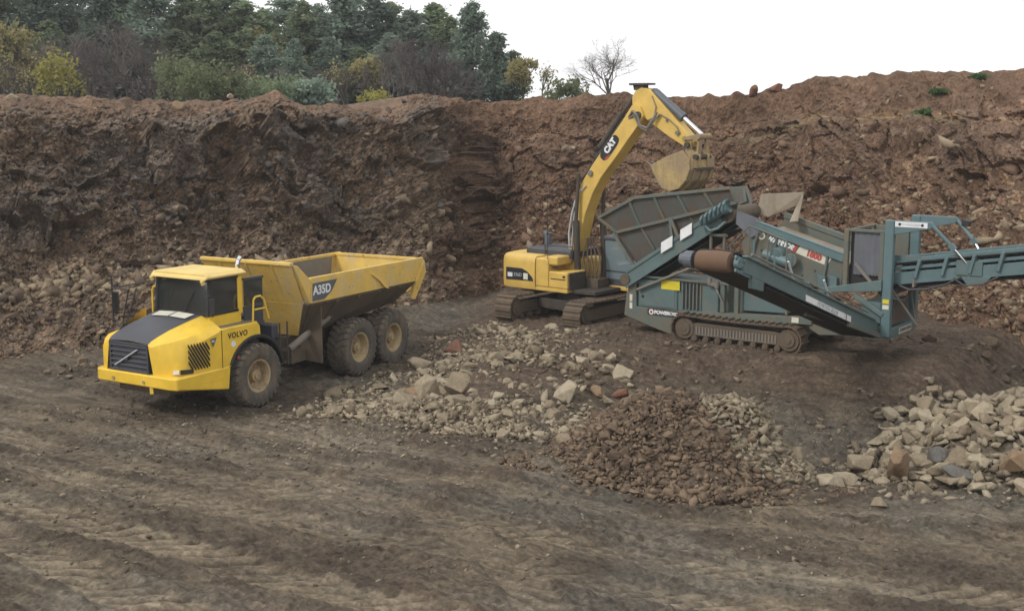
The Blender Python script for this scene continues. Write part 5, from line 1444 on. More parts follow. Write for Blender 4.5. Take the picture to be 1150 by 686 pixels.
SHAPES = [(.5, .42, .34), (.55, .36, .30), (.48, .46, .40), (.6, .34, .26), (.52, .44, .28), (.46, .40, .42), (.62, .42, .24), (.5, .38, .36)]
def hull_low(seed, s):
    rg = np.random.default_rng(seed)
    p = rg.normal(size=(11, 3)); p /= np.abs(p).max(axis=1)[:, None]
    p *= rg.uniform(.75, 1.0, (11, 1)); p = p @ np.array([[1, .25 * rg.normal(), 0], [0, 1, .2 * rg.normal()], [.2 * rg.normal(), 0, 1]])
    p *= s
    bm = bmesh.new()
    for q in p: bm.verts.new(q)
    bmesh.ops.convex_hull(bm, input=bm.verts)
    for v in [v for v in bm.verts if not v.link_faces]: bm.verts.remove(v)
    bmesh.ops.triangulate(bm, faces=bm.faces)
    bm.verts.index_update()
    V = np.array([v.co[:] for v in bm.verts]); Fc = np.array([[v.index for v in f.verts] for f in bm.faces]); bm.free()
    return V, Fc
LOW = [hull_low(500 + i, SHAPES[i % 8]) for i in range(12)]

def rand_rot(rg, flat=0.5):
    yaw, tilt, az = rg.uniform(0, 2*math.pi), rg.normal() * flat, rg.uniform(0, 2*math.pi)
    return (Matrix.Rotation(az, 3, 'Z') @ Matrix.Rotation(tilt, 3, 'X') @ Matrix.Rotation(yaw, 3, 'Z'))

def in_ellipse(rg, n, cx, cy, rx, ry, k=0.5):
    a = rg.uniform(0, 2*math.pi, n); r = rg.uniform(0, 1, n) ** k
    return cx + rx * r * np.cos(a), cy + ry * r * np.sin(a)

def visible(x, y, z):
    d = y * _c - (z - CAM_H) * _s
    px = 575 + F_PX * x / d
    return (px > -25) & (px < 1180) & (y > 18)

CAND = []      # x, y, z, size, kind
rg = np.random.default_rng(5)
def scatter(n, xy, size, kind, sink=0.18, lift=0.0):
    x, y = xy
    s = size(n)
    z = ground_z(x, y)
    for i in range(n):
        if visible(x[i], y[i], z[i]): CAND.append((x[i], y[i], z[i] + s[i] * (0.30 - sink) + lift * rg.uniform(0, 1), s[i], kind))
logn = lambda m, sd, lo, hi: (lambda n: np.clip(m * np.exp(rg.normal(size=n) * sd), lo, hi))
# the coarse pale heap at the right edge
scatter(1500, in_ellipse(rg, 1500, 16.9, 29.2, 8.4, 4.6, 0.55), logn(.34, .38, .16, .72), 'heap', .15, .12)
scatter(1600, in_ellipse(rg, 1600, 16.9, 29.2, 8.7, 4.9, 0.5), logn(.19, .35, .08, .4), 'heap', .1, .1)
scatter(90, (rg.uniform(7.6, 12.5, 90), rg.uniform(25.2, 28.0, 90)), logn(.2, .4, .1, .5), 'heap')
# the brown heap below the drum
scatter(5600, in_ellipse(rg, 5600, 3.8, 28.8, 2.9, 3.4, 0.6), logn(.11, .45, .05, .34), 'brown', .12, .05)
scatter(1500, in_ellipse(rg, 1500, 4.0, 27.3, 4.3, 2.2, 0.5), logn(.10, .4, .05, .3), 'brown')
# the small pale heap behind it
scatter(900, in_ellipse(rg, 900, 5.75, 28.4, 1.35, 1.8, 0.6), logn(.165, .28, .08, .32), 'small', .1, .06)
# the stony bank between the truck and the heaps
def bank(n, sd=1.0):
    t = rg.uniform(0, 1, n)
    x = -4.8 + 7.0 * t + rg.normal(size=n) * .5
    y = 31.4 - 1.5 * np.minimum(t * 2, 1) + 1.0 * np.maximum(0, t - .5) + np.abs(rg.normal(size=n)) * 2.2 * sd - .4
    return x, y
scatter(420, bank(420, 1.1), logn(.21, .42, .1, .52), 'bank', .2)
scatter(3000, bank(3000, .7), logn(.11, .40, .05, .26), 'bank', .14)
def upbank(n):
    t = rg.uniform(0, 1, n) ** .8; u = rg.normal(size=n)
    return -3.0 + 3.2 * t + u * 1.2, 32.0 + 8.5 * t - u * .6 + rg.normal(size=n) * .8
scatter(260, upbank(260), logn(.22, .5, .08, .6), 'bank', .26)
scatter(2000, upbank(2000), logn(.115, .42, .05, .3), 'bank', .18)
scatter(160, (rg.uniform(-1.5, 3.4, 160), rg.uniform(31, 37, 160)), logn(.24, .5, .1, .7), 'bank', .22)
scatter(1100, (rg.uniform(-3, 10, 1100), rg.uniform(29.5, 42, 1100)), logn(.11, .45, .05, .3), 'earth')
scatter(40, (rg.uniform(6.5, 11.0, 40), rg.uniform(29.5, 33, 40)), logn(.17, .4, .08, .4), 'earth')
scatter(160, (rg.uniform(-14, -7.5, 160), rg.uniform(35.5, 40, 160)), logn(.2, .5, .1, .7), 'earth')
scatter(120, (rg.uniform(11.5, 17, 120), rg.uniform(33, 38, 120)), logn(.2, .5, .1, .6), 'earth')
# keep machines clear
def clear_of_machines(c):
    x, y, z, s, k = c
    X, Y = to_screen(np.array(x), np.array(y))
    if -9.0 < X < 2.6 and -.75 < Y < 3.2: return False
    dx, dy = x + 8.07, y - 33.35
    f_, l_ = dx * math.cos(TR_YAW) + dy * math.sin(TR_YAW), -dx * math.sin(TR_YAW) + dy * math.cos(TR_YAW)
    if -8.2 < f_ < 3.2 and abs(l_) < 1.75: return False
    if math.hypot(x - 2.4, y - 43.4) < 2.9: return False
    if k == 'brown' and math.hypot((x - 5.75) / 1.35, (y - 28.4) / 1.7) < 1 and rg.uniform() < .92: return False
    if k in ('bank', 'earth') and math.hypot((x + .1) / 1.7, (y - 33.9) / 1.9) < 1 and rg.uniform() < .7: return False
    return True
CAND = [c for c in CAND if clear_of_machines(c)]

# a few stones one can point to
SPECIAL = [ # photo px, distance, size, shape, tilt, material, label
    ((466, 436), 33.4, .80, 1, 'rock_orange', 'orange-brown block in the middle of the stony bank, the most orange one there'),
    ((511, 383), 38.2, .72, 2, 'rock_red', 'reddish brown boulder at the top of the stony bank right of the rear truck wheel'),
    ((481, 456), 32.3, .85, 2, 'rock_pale', 'upright pale block on the stony bank just right of the orange-brown block'),
    ((514, 462), 32.0, .88, 5, 'rock_pale', 'broad pale boulder on the stony bank, right of the upright pale block'),
    ((455, 470), 31.6, .80, 0, 'rock_pale', 'low pale slab at the front edge of the stony bank below the orange-brown block'),
    ((378, 468), 31.2, .52, 3, 'rock_pale', 'single pale stone near the left tip of the stony bank in front of the truck'),
    ((340, 466), 31.6, .48, 2, 'rock_pale', 'leftmost pale stone of the stony bank, beside the front truck wheel'),
    ((470, 410), 36.4, .85, 4, 'rock_pale', 'flat grey-brown slab behind the rear truck wheels on the bank'),
    ((634, 438), 33.2, .85, 0, 'rock_pale', 'long pale boulder tilted on the right end of the stony bank'),
    ((620, 463), 31.2, .55, 5, 'rock_pale', 'squat pale stone below the long tilted boulder of the bank'),
    ((636, 492), 29.0, .50, 2, 'rock_pale', 'rounded pale stone at the foot of the bank, left one of a close pair'),
    ((655, 490), 29.1, .44, 5, 'rock_pale', 'rounded pale stone at the foot of the bank, right one of a close pair'),
    ((746, 420), 31.8, .60, 2, 'rock_orange', 'orange-tan stone just above the top of the brown heap'),
    ((768, 422), 31.8, .60, 6, 'rock_pale', 'flat pale stone above the top of the brown heap, right of the orange-tan stone'),
    ((672, 421), 33.8, .52, 2, 'rock_orange', 'orange-brown stone lying on reddish earth left of the brown heap'),
    ((696, 420), 34.0, .50, 0, 'rock_red', 'dark red stone on reddish earth beside the orange-brown stone'),
    ((892, 506), 28.2, .62, 0, 'rock_pale', 'pale boulder alone between the brown heap and the coarse pale heap'),
    ((932, 520), 27.6, .80, 4, 'rock_pale', 'pale boulder at the left tip of the coarse pale heap'),
    ((948, 514), 28.0, .66, 2, 'rock_pale', 'pale boulder second from the left tip of the coarse pale heap'),
    ((1010, 500), 27.9, .95, 7, 'rock_orange', 'tall orange-brown block standing on end in the coarse pale heap'),
    ((1052, 488), 28.2, .60, 2, 'rock_blue', 'dark grey stone in the middle of the coarse pale heap'),
    ((1078, 523), 26.9, .65, 6, 'rock_blue', 'dark grey slab low on the coarse pale heap'),
    ((1140, 514), 26.8, .70, 2, 'rock_orange', 'big orange-brown block at the right edge of the photo on the coarse pale heap'),
    ((967, 484), 29.4, .85, 4, 'rock_pale', 'pale wedge-shaped block on the upper left shoulder of the coarse pale heap'),
]
RIMROCK = [
    ((13, 110), 47.3, .62, 0, 'rock_pale', 'pale boulder on the rim of the quarry at the far left'),
    ((200, 119), 48.6, .62, 2, 'rock_orange', 'rounded tan boulder on the rim above the truck, first from the left'),
    ((255, 120), 49.2, .55, 5, 'rock_red', 'reddish boulder on the rim above the dump body'),
    ((293, 121), 49.8, .36, 3, 'rock_orange', 'small tan stone on the rim, left one of a pair below the earth mound'),
    ((312, 122), 49.8, .46, 0, 'rock_orange', 'small tan stone on the rim, right one of a pair below the earth mound'),
    ((258, 108), 52.0, .40, 6, 'rock_pale', 'pale flat stone on the rim in front of the pine wood'),
    ((844, 104), 56.2, .70, 2, 'rock_red', 'upright brown boulder on the skyline left of the high spoil bank'),
    ((867, 103), 56.0, .65, 0, 'rock_red', 'brown boulder on the skyline where the high spoil bank begins'),
]
n_special = len(SPECIAL) + len(RIMROCK)
for i, (p, Y, s, sh, mt, lab) in enumerate(SPECIAL + RIMROCK):
    q = at(p[0], p[1], Y)
    me = rock_mesh('rock', 900 + i, *[s * 1.0 * k for k in SHAPES[sh]], mat=M[mt], n=15)
    o = bpy.data.objects.new('rock', me); COL.objects.link(o)
    if i < len(SPECIAL): q[2] = float(ground_z(q[0], q[1])) + s * .16 + (.14 if q[0] > 8.4 or i in (12, 13) else 0)
    if 'skyline' in lab: q = np.array(face_pt(p[0], .985)) + (0, 0, s * .18)
    o.location = q
    r_ = rand_rot(rg, .25)
    if 'tall' in lab or 'upright' in lab: r_ = Matrix.Rotation(1.35, 3, 'Y') @ r_; o.location.z += s * .2
    if 'long' in lab: r_ = Matrix.Rotation(-.9, 3, 'Y')
    o.rotation_euler = r_.to_euler()
    tag(o, lab, 'rock')

order = sorted(range(len(CAND)), key=lambda i: -CAND[i][3] / CAND[i][1] * (1.0 if CAND[i][0] < 12.4 else .8))
N_IND = 300 - n_special
PROTO = {}
GROUPS = {
    'heap': ('pale broken limestone block lying in the coarse pale heap at the right edge', 'pale blocks of the coarse heap at the right', 'rock_pale'),
    'bank': ('pale broken stone lying among others on the stony bank right of the truck', 'pale stones of the bank right of the truck', 'rock_pale'),
    'brown': ('brown stone lying in the brown heap below the rusty drum', 'brown stones of the heap below the drum', 'rock_brown'),
    'small': ('small pale stone in the little pale heap behind the brown heap', 'stones of the little pale heap', 'rock_pale'),
    'earth': ('loose stone half sunk in the dark earth around the machines', 'loose stones on the dark earth', 'rock_brown')}
for kind in GROUPS: PROTO[kind] = [rock_mesh('rock', 1000 + 37 * hash(kind[0]) % 97 + i if False else 1000 + 50 * list(GROUPS).index(kind) + i, *SHAPES[i], mat=M[GROUPS[kind][2]]) for i in range(8)]
for i in order[:N_IND]:
    x, y, z, s, kind = CAND[i]
    o = bpy.data.objects.new('rock', PROTO[kind][rg.integers(8)]); COL.objects.link(o)
    o.location = (x, y, z); o.scale = (s, s, s * rg.uniform(.8, 1.1)); o.rotation_euler = rand_rot(rg, .45).to_euler()
    tag(o, GROUPS[kind][0], 'rock', GROUPS[kind][1])

def rubble_mass(name, items, cols, label):
    Vs, Fs, Cs, n = [], [], [], 0
    for (x, y, z, s), c in zip(items, cols):
        V, Fc = LOW[rg.integers(len(LOW))]
        Rm = np.array(rand_rot(rg, .55))
        P = (V * s) @ Rm.T + (x, y, z)
        Vs.append(P); Fs.append(Fc + n); n += len(V)
        Cs.append(np.tile(c, (len(V), 1)))
    o = mesh_np(name, np.concatenate(Vs), np.concatenate(Fs), M['rubble'], np.concatenate(Cs), smooth=False)
    tag(o, label, kind='stuff')
    return o
PALETTE = {'heap': ((.14, .11, .075), (.31, .262, .19)), 'bank': ((.135, .104, .07), (.36, .30, .21)), 'brown': ((.085, .058, .040), (.21, .15, .098)), 'small': ((.17, .135, .09), (.33, .28, .20)), 'earth': ((.10, .075, .05), (.26, .20, .14))}
def pick(kind):
    a, b_ = PALETTE[kind]; t = rg.uniform() ** 1.3
    return np.array(a) * (1 - t) + np.array(b_) * t
for kind, nm, lab in (('heap', 'rubble', 'smaller pale stones filling the coarse heap at the right'), ('brown', 'rubble', 'brown stones making up the heap below the drum'), ('small', 'rubble', 'pale stones making up the little heap'), ('bank', 'rubble', 'pale stones strewn over the bank by the truck'), ('earth', 'rubble', 'small stones strewn on the dark earth')):
    it = [CAND[i] for i in order[N_IND:] if CAND[i][4] == kind]
    rubble_mass(nm, [c[:4] for c in it], [pick(kind) for _ in it], lab)
# pale chips trodden into the floor in front of the bank
n = 1500
x = rg.uniform(-6, 6, n); y = rg.uniform(25.2, 31.2, n)
keep = (y - 25.2) / 6 + .5 * vnoise(x * .5, y * .8, 17) > rg.uniform(.2, 1.1, n)
x, y = x[keep], y[keep]; zz = ground_height(x, y)[0]
s = np.clip(.075 * np.exp(rg.normal(size=len(x)) * .45), .035, .2)
rubble_mass('gravel', list(zip(x, y, zz + s * .12, s)), [np.array((.15, .118, .08)) * (1 - t) + np.array((.33, .28, .20)) * t for t in rg.uniform(0, 1, len(x))], 'pale stone chips trodden into the floor before the bank')
# pebbles and clods pressed into the quarry floor
n = 9500
x = rg.uniform(-12, 13, n); y = 20 + 12.5 * rg.uniform(0, 1, n) ** .8
keep = vnoise(x * .3, y * .5, 7) + .25 * (y - 26) / 4 + .25 * vnoise(x * 1.3, y * 1.3, 8) > rg.uniform(-.5, .8, n)
x, y = x[keep], y[keep]
zz = ground_height(x, y)[0]
s = np.clip(.05 * np.exp(rg.normal(size=len(x)) * .5), .025, .17)
cc = [np.array((.10, .078, .054)) * (1 - t) + np.array((.30, .25, .18)) * t for t in rg.uniform(0, 1, len(x)) ** 2.2]
rubble_mass('gravel', list(zip(x, y, zz + s * .15, s)), cc, 'pebbles and clods pressed into the muddy quarry floor')
# loose stones lodged on the quarry face
items, cols = [], []
inframe = np.where((FPC > -40) & (FPC < 1190))[0]
def lodge(n, vfun, med, sd, lo, hi, sink):
    for _ in range(n):
        j = rg.choice(inframe); px = FPC[j]; left = px < 500
        v = float(np.clip(vfun(px, left), 0, .97))
        i = int(np.argmin(abs(FV - v))); p = FACE[i, j]
        s_ = float(np.clip(med * math.exp(rg.normal() * sd), lo, hi))
        pale_p = (.20 if v < .45 else .07) + (.45 if (abs(v - .24) < .05 and px < 330) else 0) + (.25 if px > 950 and v < .6 else 0) + (.40 if 425 < px < 500 and v < .52 else 0)
        t = rg.uniform()
        if rg.uniform() < pale_p: c = np.array((.19, .145, .095)) * (1 - t) + np.array((.33, .26, .175)) * t
        elif left: c = (np.array((.100, .078, .062)) * (1 - t) + np.array((.17, .125, .088)) * t)
        else: c = (np.array((.115, .070, .048)) * (1 - t) + np.array((.19, .115, .074)) * t)
        if left and v > .42 and rg.uniform() < .5: c = np.array((.115, .10, .09)) * rg.uniform(.8, 1.15)
        if not left and v > .5 and s_ < .35 and rg.uniform() < .55: continue
        items.append((p[0], p[1] + s_ * (sink + .06), p[2] + s_ * .05, s_)); cols.append(c)
lodge(45, lambda px, left: rg.uniform(.40, .84) if left else rg.uniform(.15, .75), .55, .3, .3, .8, .16)
lodge(750, lambda px, left: rg.beta(1.1, 1.7) * .86, .30, .35, .16, .6, .08)
lodge(420, lambda px, left: rg.normal(.235, .035) if px < 400 else rg.uniform(.05, .5), .42, .3, .2, .8, .04)
lodge(11000, lambda px, left: rg.beta(1.2, 2.0) if rg.uniform() < .8 else rg.uniform(0, .97), .13, .48, .05, .4, .0)
rubble_mass('rubble', items, cols, 'broken stones lodged on the quarry face')
# ------------------------------------------------------------------ trees and shrubs on the plateau
def leaf_mesh(name, pts, size, mat, rg, tone, up=0.0, elong=1.0):
    n = len(pts)
    a = rg.normal(size=(n, 3)); a[:, 2] *= (1 - up); a /= np.linalg.norm(a, axis=1)[:, None]
    b_ = rg.normal(size=(n, 3)); b_ -= a * (a * b_).sum(1)[:, None]; b_ /= np.linalg.norm(b_, axis=1)[:, None]
    s = size * rg.uniform(.6, 1.35, (n, 1))
    P = np.stack([pts - a * s * elong, pts + b_ * s * .55, pts + a * s * elong, pts - b_ * s * .55], 1).reshape(-1, 3)
    Fq = np.arange(4 * n).reshape(n, 4)
    me = bpy.data.meshes.new(name)
    me.vertices.add(4 * n); me.vertices.foreach_set('co', P.astype(np.float32).ravel())
    me.loops.add(4 * n); me.loops.foreach_set('vertex_index', Fq.astype(np.int32).ravel())
    me.polygons.add(n); me.polygons.foreach_set('loop_start', np.arange(0, 4 * n, 4, dtype=np.int32)); me.polygons.foreach_set('loop_total', np.full(n, 4, np.int32))
    me.update(calc_edges=True)
    at_ = me.attributes.new('Tone', 'FLOAT', 'POINT'); at_.data.foreach_set('value', np.repeat(np.clip(tone, 0, 1), 4).astype(np.float32))
    me.materials.append(mat)
    return me

def limb(mb, p, q, r0, r1, n=4): mb.cyl(p, q, r0, r1, n, caps=False)
def branch_tree(mb, rg, p, d, L, r, depth, tips, spread=.55, up=.12, nb=3):
    q = p + d * L
    limb(mb, p, q, r, r * .62, 5 if depth > 2 else 3)
    if depth == 0: tips.append(q); return
    for k in range(nb + (rg.uniform() < .35)):
        t = rg.uniform(.45, 1.0); s = p + (q - p) * t
        nd_ = d + rg.normal(size=3) * spread + np.array([0, 0, up]); nd_ /= np.linalg.norm(nd_)
        branch_tree(mb, rg, s, nd_, L * rg.uniform(.55, .8), r * .55, depth - 1, tips, spread, up, nb)

def mb_mesh(mb, name, mat, tone=None):
    me = bpy.data.meshes.new(name); me.from_pydata(mb.v, [], mb.f); me.materials.append(mat)
    if tone is not None:
        at_ = me.attributes.new('Tone', 'FLOAT', 'POINT'); at_.data.foreach_set('value', tone(len(mb.v)).astype(np.float32))
    return me

def make_pine(seed, h, w, mat, low=.12, layers=30, dense=1.0, dome=False):
    rg = np.random.default_rng(seed)
    tr = MB(); lean = rg.normal(size=2) * .02
    zs = np.linspace(-.6, h * .97, 7)
    for i in range(6): limb(tr, (lean[0]*zs[i], lean[1]*zs[i], zs[i]), (lean[0]*zs[i+1], lean[1]*zs[i+1], zs[i+1]), .15 * (1 - i / 6.6), .15 * (1 - (i + 1) / 6.6), 7)
    pts, tone = [], []
    for k in range(int(layers * 4.2)):
        t = low + (1 - low) * rg.uniform(0, 1) ** .9
        z = h * t
        prof = (1 - t) ** .75 + .05 if not dome else max(.18, 1 - t ** 2.6) * .98
        R_ = w * prof * min(1, .5 + (t - low) * 2.6)
        a = rg.uniform(0, 6.283)
        R2 = R_ * rg.uniform(.45, 1.2)
        d = np.array([math.cos(a), math.sin(a), 0])
        base = np.array([lean[0]*z, lean[1]*z, z])
        tip = base + d * R2 + np.array([0, 0, R2 * rg.uniform(-.05, .45)])
        limb(tr, base, tip, .03, .012, 3)
        m = int((16 + 22 * R2) * dense)
        # one or two tufts near the tip of the bough, a few needles along it
        c0 = base + (tip - base) * rg.uniform(.75, 1.0)
        c = c0 + rg.normal(size=(m, 3)) * np.array([.34, .34, .20]) * (.55 + R2 * .28)
        u = rg.uniform(.2, .9, m // 3)
        c = np.concatenate([c, base + (tip - base) * u[:, None] + rg.normal(size=(m // 3, 3)) * .16])
        pts.append(c); tone.append(np.full(len(c), rg.uniform(.0, .85)) + rg.normal(size=len(c)) * .12)
    m = int(30 * dense); pts.append(np.array([lean[0]*h, lean[1]*h, h*.97]) + rg.normal(size=(m, 3)) * (.12, .12, .25)); tone.append(np.full(m, .5))
    return mb_mesh(tr, 'trunk', M['bark']), leaf_mesh('crown', np.concatenate(pts), .15, mat, rg, np.concatenate(tone), 0.3, 1.25)

def make_bare(seed, h, depth=5, mat='twig', spread=.5, leaf=None, nleaf=0, lsize=.10, multi=1, nb=3, thick=1.0):
    rg = np.random.default_rng(seed)
    tr, tw, tips = MB(), MB(), []
    for k in range(multi):
        base = np.array([rg.normal() * .25 * (multi > 1), rg.normal() * .25 * (multi > 1), -.5]); d = np.array([rg.normal() * .12 * multi ** .5, rg.normal() * .12 * multi ** .5, 1]); d /= np.linalg.norm(d)
        top = base + d * (h * .38 + .5)
        limb(tr, base, top, .014 * h + .02, .009 * h + .01, 7)
        for j in range(3 + (multi == 1) * 2):
            s = base + (top - base) * rg.uniform(.5, 1.0)
            nd_ = d + rg.normal(size=3) * spread + np.array([0, 0, .2]); nd_ /= np.linalg.norm(nd_)
            branch_tree(tw, rg, s, nd_, h * .25, (.009 * h + .014) * thick, depth - 2, tips, spread, .14, nb)
    tone = lambda n: np.clip(np.repeat(rg.uniform(0, 1, n // 3 + 3), 3)[:n], 0, 1)
    crown = mb_mesh(tw, 'crown', M[mat], tone)
    extra = None
    if leaf:
        tp = np.array(tips); idx = rg.integers(0, len(tp), nleaf)
        cl = rg.uniform(0, 1, len(tp))
        extra = leaf_mesh('leaves', tp[idx] + rg.normal(size=(nleaf, 3)) * .14, lsize, M[leaf], rg, cl[idx] * .8 + rg.uniform(0, .3, nleaf))
    return mb_mesh(tr, 'trunk', M['bark']), crown, extra

def make_bush(seed, w, h, leaf, n, lsize):
    rg = np.random.default_rng(seed)
    tr, tips = MB(), []
    for k in range(9):
        d = np.array([rg.normal() * .5, rg.normal() * .5, 1]); d /= np.linalg.norm(d)
        branch_tree(tr, rg, np.array([rg.normal() * .15, rg.normal() * .15, -.2]), d, h * .45, .02, 2, tips, .5, .1, 3)
    tp = np.array(tips); tp[:, :2] *= w / max(.1, np.abs(tp[:, :2]).max()) ; tp[:, 2] *= h / tp[:, 2].max()
    idx = rg.integers(0, len(tp), n); cl = rg.uniform(0, 1, len(tp))
    lf = leaf_mesh('foliage', tp[idx] + rg.normal(size=(n, 3)) * (w * .12, w * .12, h * .08), lsize, M[leaf], rg, cl[idx] * .8 + rg.uniform(0, .3, n))
    return mb_mesh(tr, 'stem', M['bark']), lf

def plant_tree(name, label, cat, px, d, meshes, s=1.0, rz=None, group=None, zoff=0, sx=1.0):
    """meshes: [(part name, mesh)]"""
    x = (px - 575) / F_PX * d
    o = thing(name, label, cat, (x, d, 7.75 + zoff), random.uniform(0, 6.28) if rz is None else rz, group)
    o.scale = (s * sx, s * sx, s)
    for nm, me in meshes:
        if me is None: continue
        c = bpy.data.objects.new(nm, me); COL.objects.link(c); c.parent = o
    return o

PINES = [make_pine(21, 9.0, 2.1, M['pine'], .2, 26, 1.0, True), make_pine(22, 8.6, 2.3, M['spruce'], .08, 28, 1.0), make_pine(23, 9.3, 2.4, M['pine'], .25, 26, 1.1, True), make_pine(24, 8.2, 2.0, M['spruce'], .12, 26, 1.0, True), make_pine(25, 9.0, 2.6, M['pine'], .1, 30, 1.0)]
def top_to_h(py, d): return (120 - py) / F_PX * d + .15 + .1
G1 = 'dark pines of the wood behind the quarry'
L1 = 'dark blue-green pine standing in the close wood row above the quarry'
G2 = 'greener spruces of the wood behind the quarry'
L2 = 'grey-green spruce standing in the close wood row above the quarry'
rows = [ # px, top y, distance, proto
    (-45, -40, 98, 0), (-12, -30, 96, 3), (20, -35, 100, 0), (58, -30, 97, 2), (95, -22, 101, 4), (128, -30, 97, 0), (160, -28, 99, 1), (178, -14, 95, 4), (212, -2, 98, 3), (236, 6, 95, 1), (262, -4, 99, 0), (283, 8, 96, 3), (303, 18, 98, 1), (322, -3, 100, 0), (344, 9, 95, 1), (362, 14, 99, 4), (384, 4, 96, 2), (405, -2, 100, 0), (424, 3, 97, 4), (446, 10, 99, 3), (468, 18, 96, 0), (490, 11, 100, 3), (506, 26, 97, 1),
    (70, 30, 90, 1), (205, 38, 90, 3), (250, 42, 89, 1), (300, 44, 90, 0), (335, 50, 88, 4), (372, 46, 90, 0), (408, 58, 88, 3), (440, 44, 90, 4), (-30, 30, 90, 4), (150, 44, 91, 3)]
for px, ty, d, k in rows:
    t_, c_ = PINES[k]
    base_h = [9.0, 8.6, 9.3, 8.2, 9.0][k]
    h = top_to_h(ty, d)
    dark = k in (0, 2, 4)
    plant_tree('pine_tree' if dark else 'spruce_tree', L1 if dark else L2, 'tree', px, d, [('trunk', t_), ('crown', c_)], h / base_h, None, G1 if dark else G2, sx=random.uniform(1.1, 1.6))
# the broad pine that ends the wood
t_, c_ = make_pine(31, 9.0, 3.1, M['pine'], .12, 34, 1.2)
plant_tree('pine_tree', 'tall broad blue-green pine that ends the wood on the right', 'tree', 532, 90, [('trunk', t_), ('crown', c_)], top_to_h(11, 90) / 9.0)
t_, c_ = make_pine(32, 6.0, 2.0, M['pine'], .05, 24, 1.1)
plant_tree('pine_tree', 'shorter blue-green pine leaning on the right flank of the broad end pine', 'tree', 556, 88, [('trunk', t_), ('crown', c_)], top_to_h(44, 88) / 6.0)
t_, c_ = PINES[1]
plant_tree('spruce_tree', 'small grey-green spruce at the right end of the wood, below the broad pine', 'tree', 574, 89, [('trunk', t_), ('crown', c_)], top_to_h(62, 89) / 8.6, sx=1.5)
# autumn trees
for i, (px, ty, d, seed, lf, nl, h0, lab, sp) in enumerate([
        (22, 14, 82, 41, 'autumn', 1500, 6.0, 'thin yellowing birch at the far left in front of the wood', .42),
        (46, 30, 84, 42, 'autumn', 800, 5.5, 'sparse birch with pale trunk, second from the left in front of the wood', .42),
        (414, 56, 80, 43, 'autumn', 1100, 4.5, 'half-bare tree with orange-yellow leaves in the middle of the wood edge', .5),
        (586, 60, 84, 44, 'autumn', 2200, 4.6, 'yellow-ochre tree at the right end of the wood', .5),
        (608, 66, 86, 45, 'autumn', 240, 4.5, 'thin nearly bare tree just right of the yellow-ochre tree', .42),
        (645, 84, 80, 46, 'green_leaf', 260, 2.6, 'slender half-leafed sapling between the green bush and the lone bare tree', .4),
        (282, 20, 96, 47, 'autumn', 1500, 7.0, 'yellowish tree showing in a gap between the pines', .45)]):
    t_, c_, l_ = make_bare(seed, h0, 5, 'twig', sp, lf, nl, .13)
    plant_tree('deciduous_tree', lab, 'tree', px, d, [('trunk', t_), ('crown', c_), ('leaves', l_)], top_to_h(ty, d) / h0)
t_, c_, _ = make_bare(51, 4.2, 7, 'twig', .55, nb=3, thick=.62)
plant_tree('bare_tree', 'lone leafless tree against the white sky left of the digger boom', 'tree', 686, 82, [('trunk', t_), ('crown', c_)], top_to_h(48, 82) / 3.6, sx=1.45)
# leafless purple-brown thickets along the edge
TH = [make_bare(61, 4.6, 6, 'twig', .5, None, multi=3), make_bare(62, 4.6, 6, 'twig', .55, None, multi=3), make_bare(63, 4.2, 6, 'twig', .5, 'autumn', 350, .11, multi=3)]
for px, ty, d, k in [(92, 30, 80, 0), (122, 12, 82, 1), (150, 24, 80, 0), (178, 38, 79, 1), (108, 44, 77, 1), (200, 58, 77, 0), (446, 30, 83, 1), (470, 34, 82, 0), (492, 46, 80, 1), (434, 56, 78, 0), (512, 60, 80, 0), (395, 62, 80, 2), (60, 58, 79, 2), (8, 56, 79, 2), (320, 70, 78, 0), (358, 74, 78, 1), (270, 66, 78, 2)]:
    t_, c_, l_ = TH[k]
    plant_tree('bare_tree', 'leafless purple-brown tree of the thicket before the pines' if k < 2 else 'almost leafless tree with a few yellow leaves before the pines', 'tree', px, d, [('trunk', t_), ('crown', c_), ('leaves', l_)], top_to_h(ty, d) / (4.6 if k < 2 else 4.2), None, 'leafless trees before the pines' if k < 2 else 'nearly leafless trees before the pines', sx=1.1)
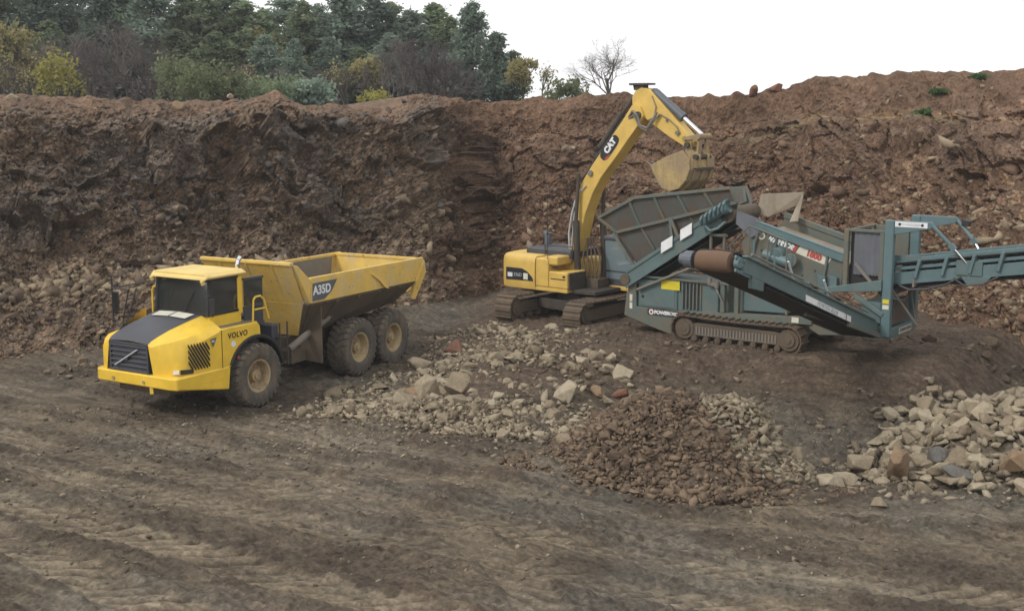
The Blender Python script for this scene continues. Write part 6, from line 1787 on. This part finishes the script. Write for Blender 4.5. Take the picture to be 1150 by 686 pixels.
# bushes
for px, ty, d, w, h, lf, n, ls, lab in [
        (70, 68, 66, 1.15, 2.3, 'yellow_leaf', 800, .10, 'bright yellow bush on the rim at the left'),
        (236, 78, 70, 1.2, 2.0, 'green_leaf', 1300, .10, 'pale green bush on the rim above the truck cab'),
        (206, 68, 73, 1.5, 2.4, 'green_leaf', 1400, .11, 'olive green bush behind the thicket, left of the pale green bush'),
        (262, 84, 72, 1.0, 1.6, 'green_leaf', 900, .10, 'low green bush right of the pale green bush on the rim'),
        (632, 94, 76, 1.0, 1.5, 'green_leaf', 1500, .09, 'small round green bush alone on the skyline'),
        (420, 104, 70, .8, .9, 'yellow_leaf', 600, .08, 'low yellow-green bush at the foot of the half-bare orange tree'),
        (310, 88, 74, 1.5, 1.5, 'spruce', 1500, .11, 'dark green bush in front of the pines, right of the earth mound'),
        (350, 92, 74, 1.5, 1.3, 'pine', 1400, .11, 'low bluish bush before the pines above the tailgate')]:
    st_, lf_ = make_bush(int(px), w, h, lf, n, ls)
    plant_tree('bush', lab, 'bush', px, d, [('stem', st_), ('foliage', lf_)], top_to_h(ty, d) / h)
# green tufts on the spoil
for px, vv, lab in [(1050, .905, 'green weed tuft high on the spoil bank at the right'), (1033, .80, 'green weed tuft on the ochre band below the higher tuft'), (1098, .97, 'small green tuft near the top of the spoil bank at the far right')]:
    p = face_pt(px, vv); rg_ = np.random.default_rng(int(px))
    n = 260; a = rg_.normal(size=(n, 3)) * (.15, .12, .07); a[:, 2] = np.abs(a[:, 2])
    me = leaf_mesh('weed_tuft', a, .11, M['tuft'], rg_, rg_.uniform(0, 1, n))
    o = bpy.data.objects.new('weed_tuft', me); COL.objects.link(o); o.location = p
    tag(o, lab, 'weed')

# dark undergrowth that closes the wood behind the trunks
rg_ = np.random.default_rng(77)
n = 26000
ppx = rg_.uniform(-90, 545, n); dd = rg_.uniform(87, 106, n)
hh = 1.2 + 1.3 * (0.5 + 0.5 * np.array(vnoise(ppx * .05, dd * .12, 3)))
pz = 7.2 + hh * rg_.uniform(0, 1, n) ** .8 * 1.6
me = leaf_mesh('undergrowth', np.stack([(ppx - 575) / F_PX * dd, dd, pz], 1), .20, M['twig'], rg_, rg_.uniform(0, .5, n), .2, 1.3)
o = bpy.data.objects.new('undergrowth', me); COL.objects.link(o)
tag(o, 'dark brushwood closing the wood between the trunks', kind='stuff')
# ------------------------------------------------------------------ thin damp air
hz = MB(); hz.box(-215, 215, -45, 230, -3.5, 26)
hm = bpy.data.materials.new('haze'); hm.use_nodes = True
hn = hm.node_tree.nodes; hl = hm.node_tree.links
hn.clear()
ho_ = hn.new('ShaderNodeOutputMaterial'); hv = hn.new('ShaderNodeVolumePrincipled')
hv.inputs['Color'].default_value = (0.9, 0.93, 0.96, 1); hv.inputs['Density'].default_value = 0.00048; hv.inputs['Anisotropy'].default_value = 0.0
hl.new(hv.outputs[0], ho_.inputs['Volume'])
haze = hz.build('haze', hm)
tag(haze, kind='stuff')
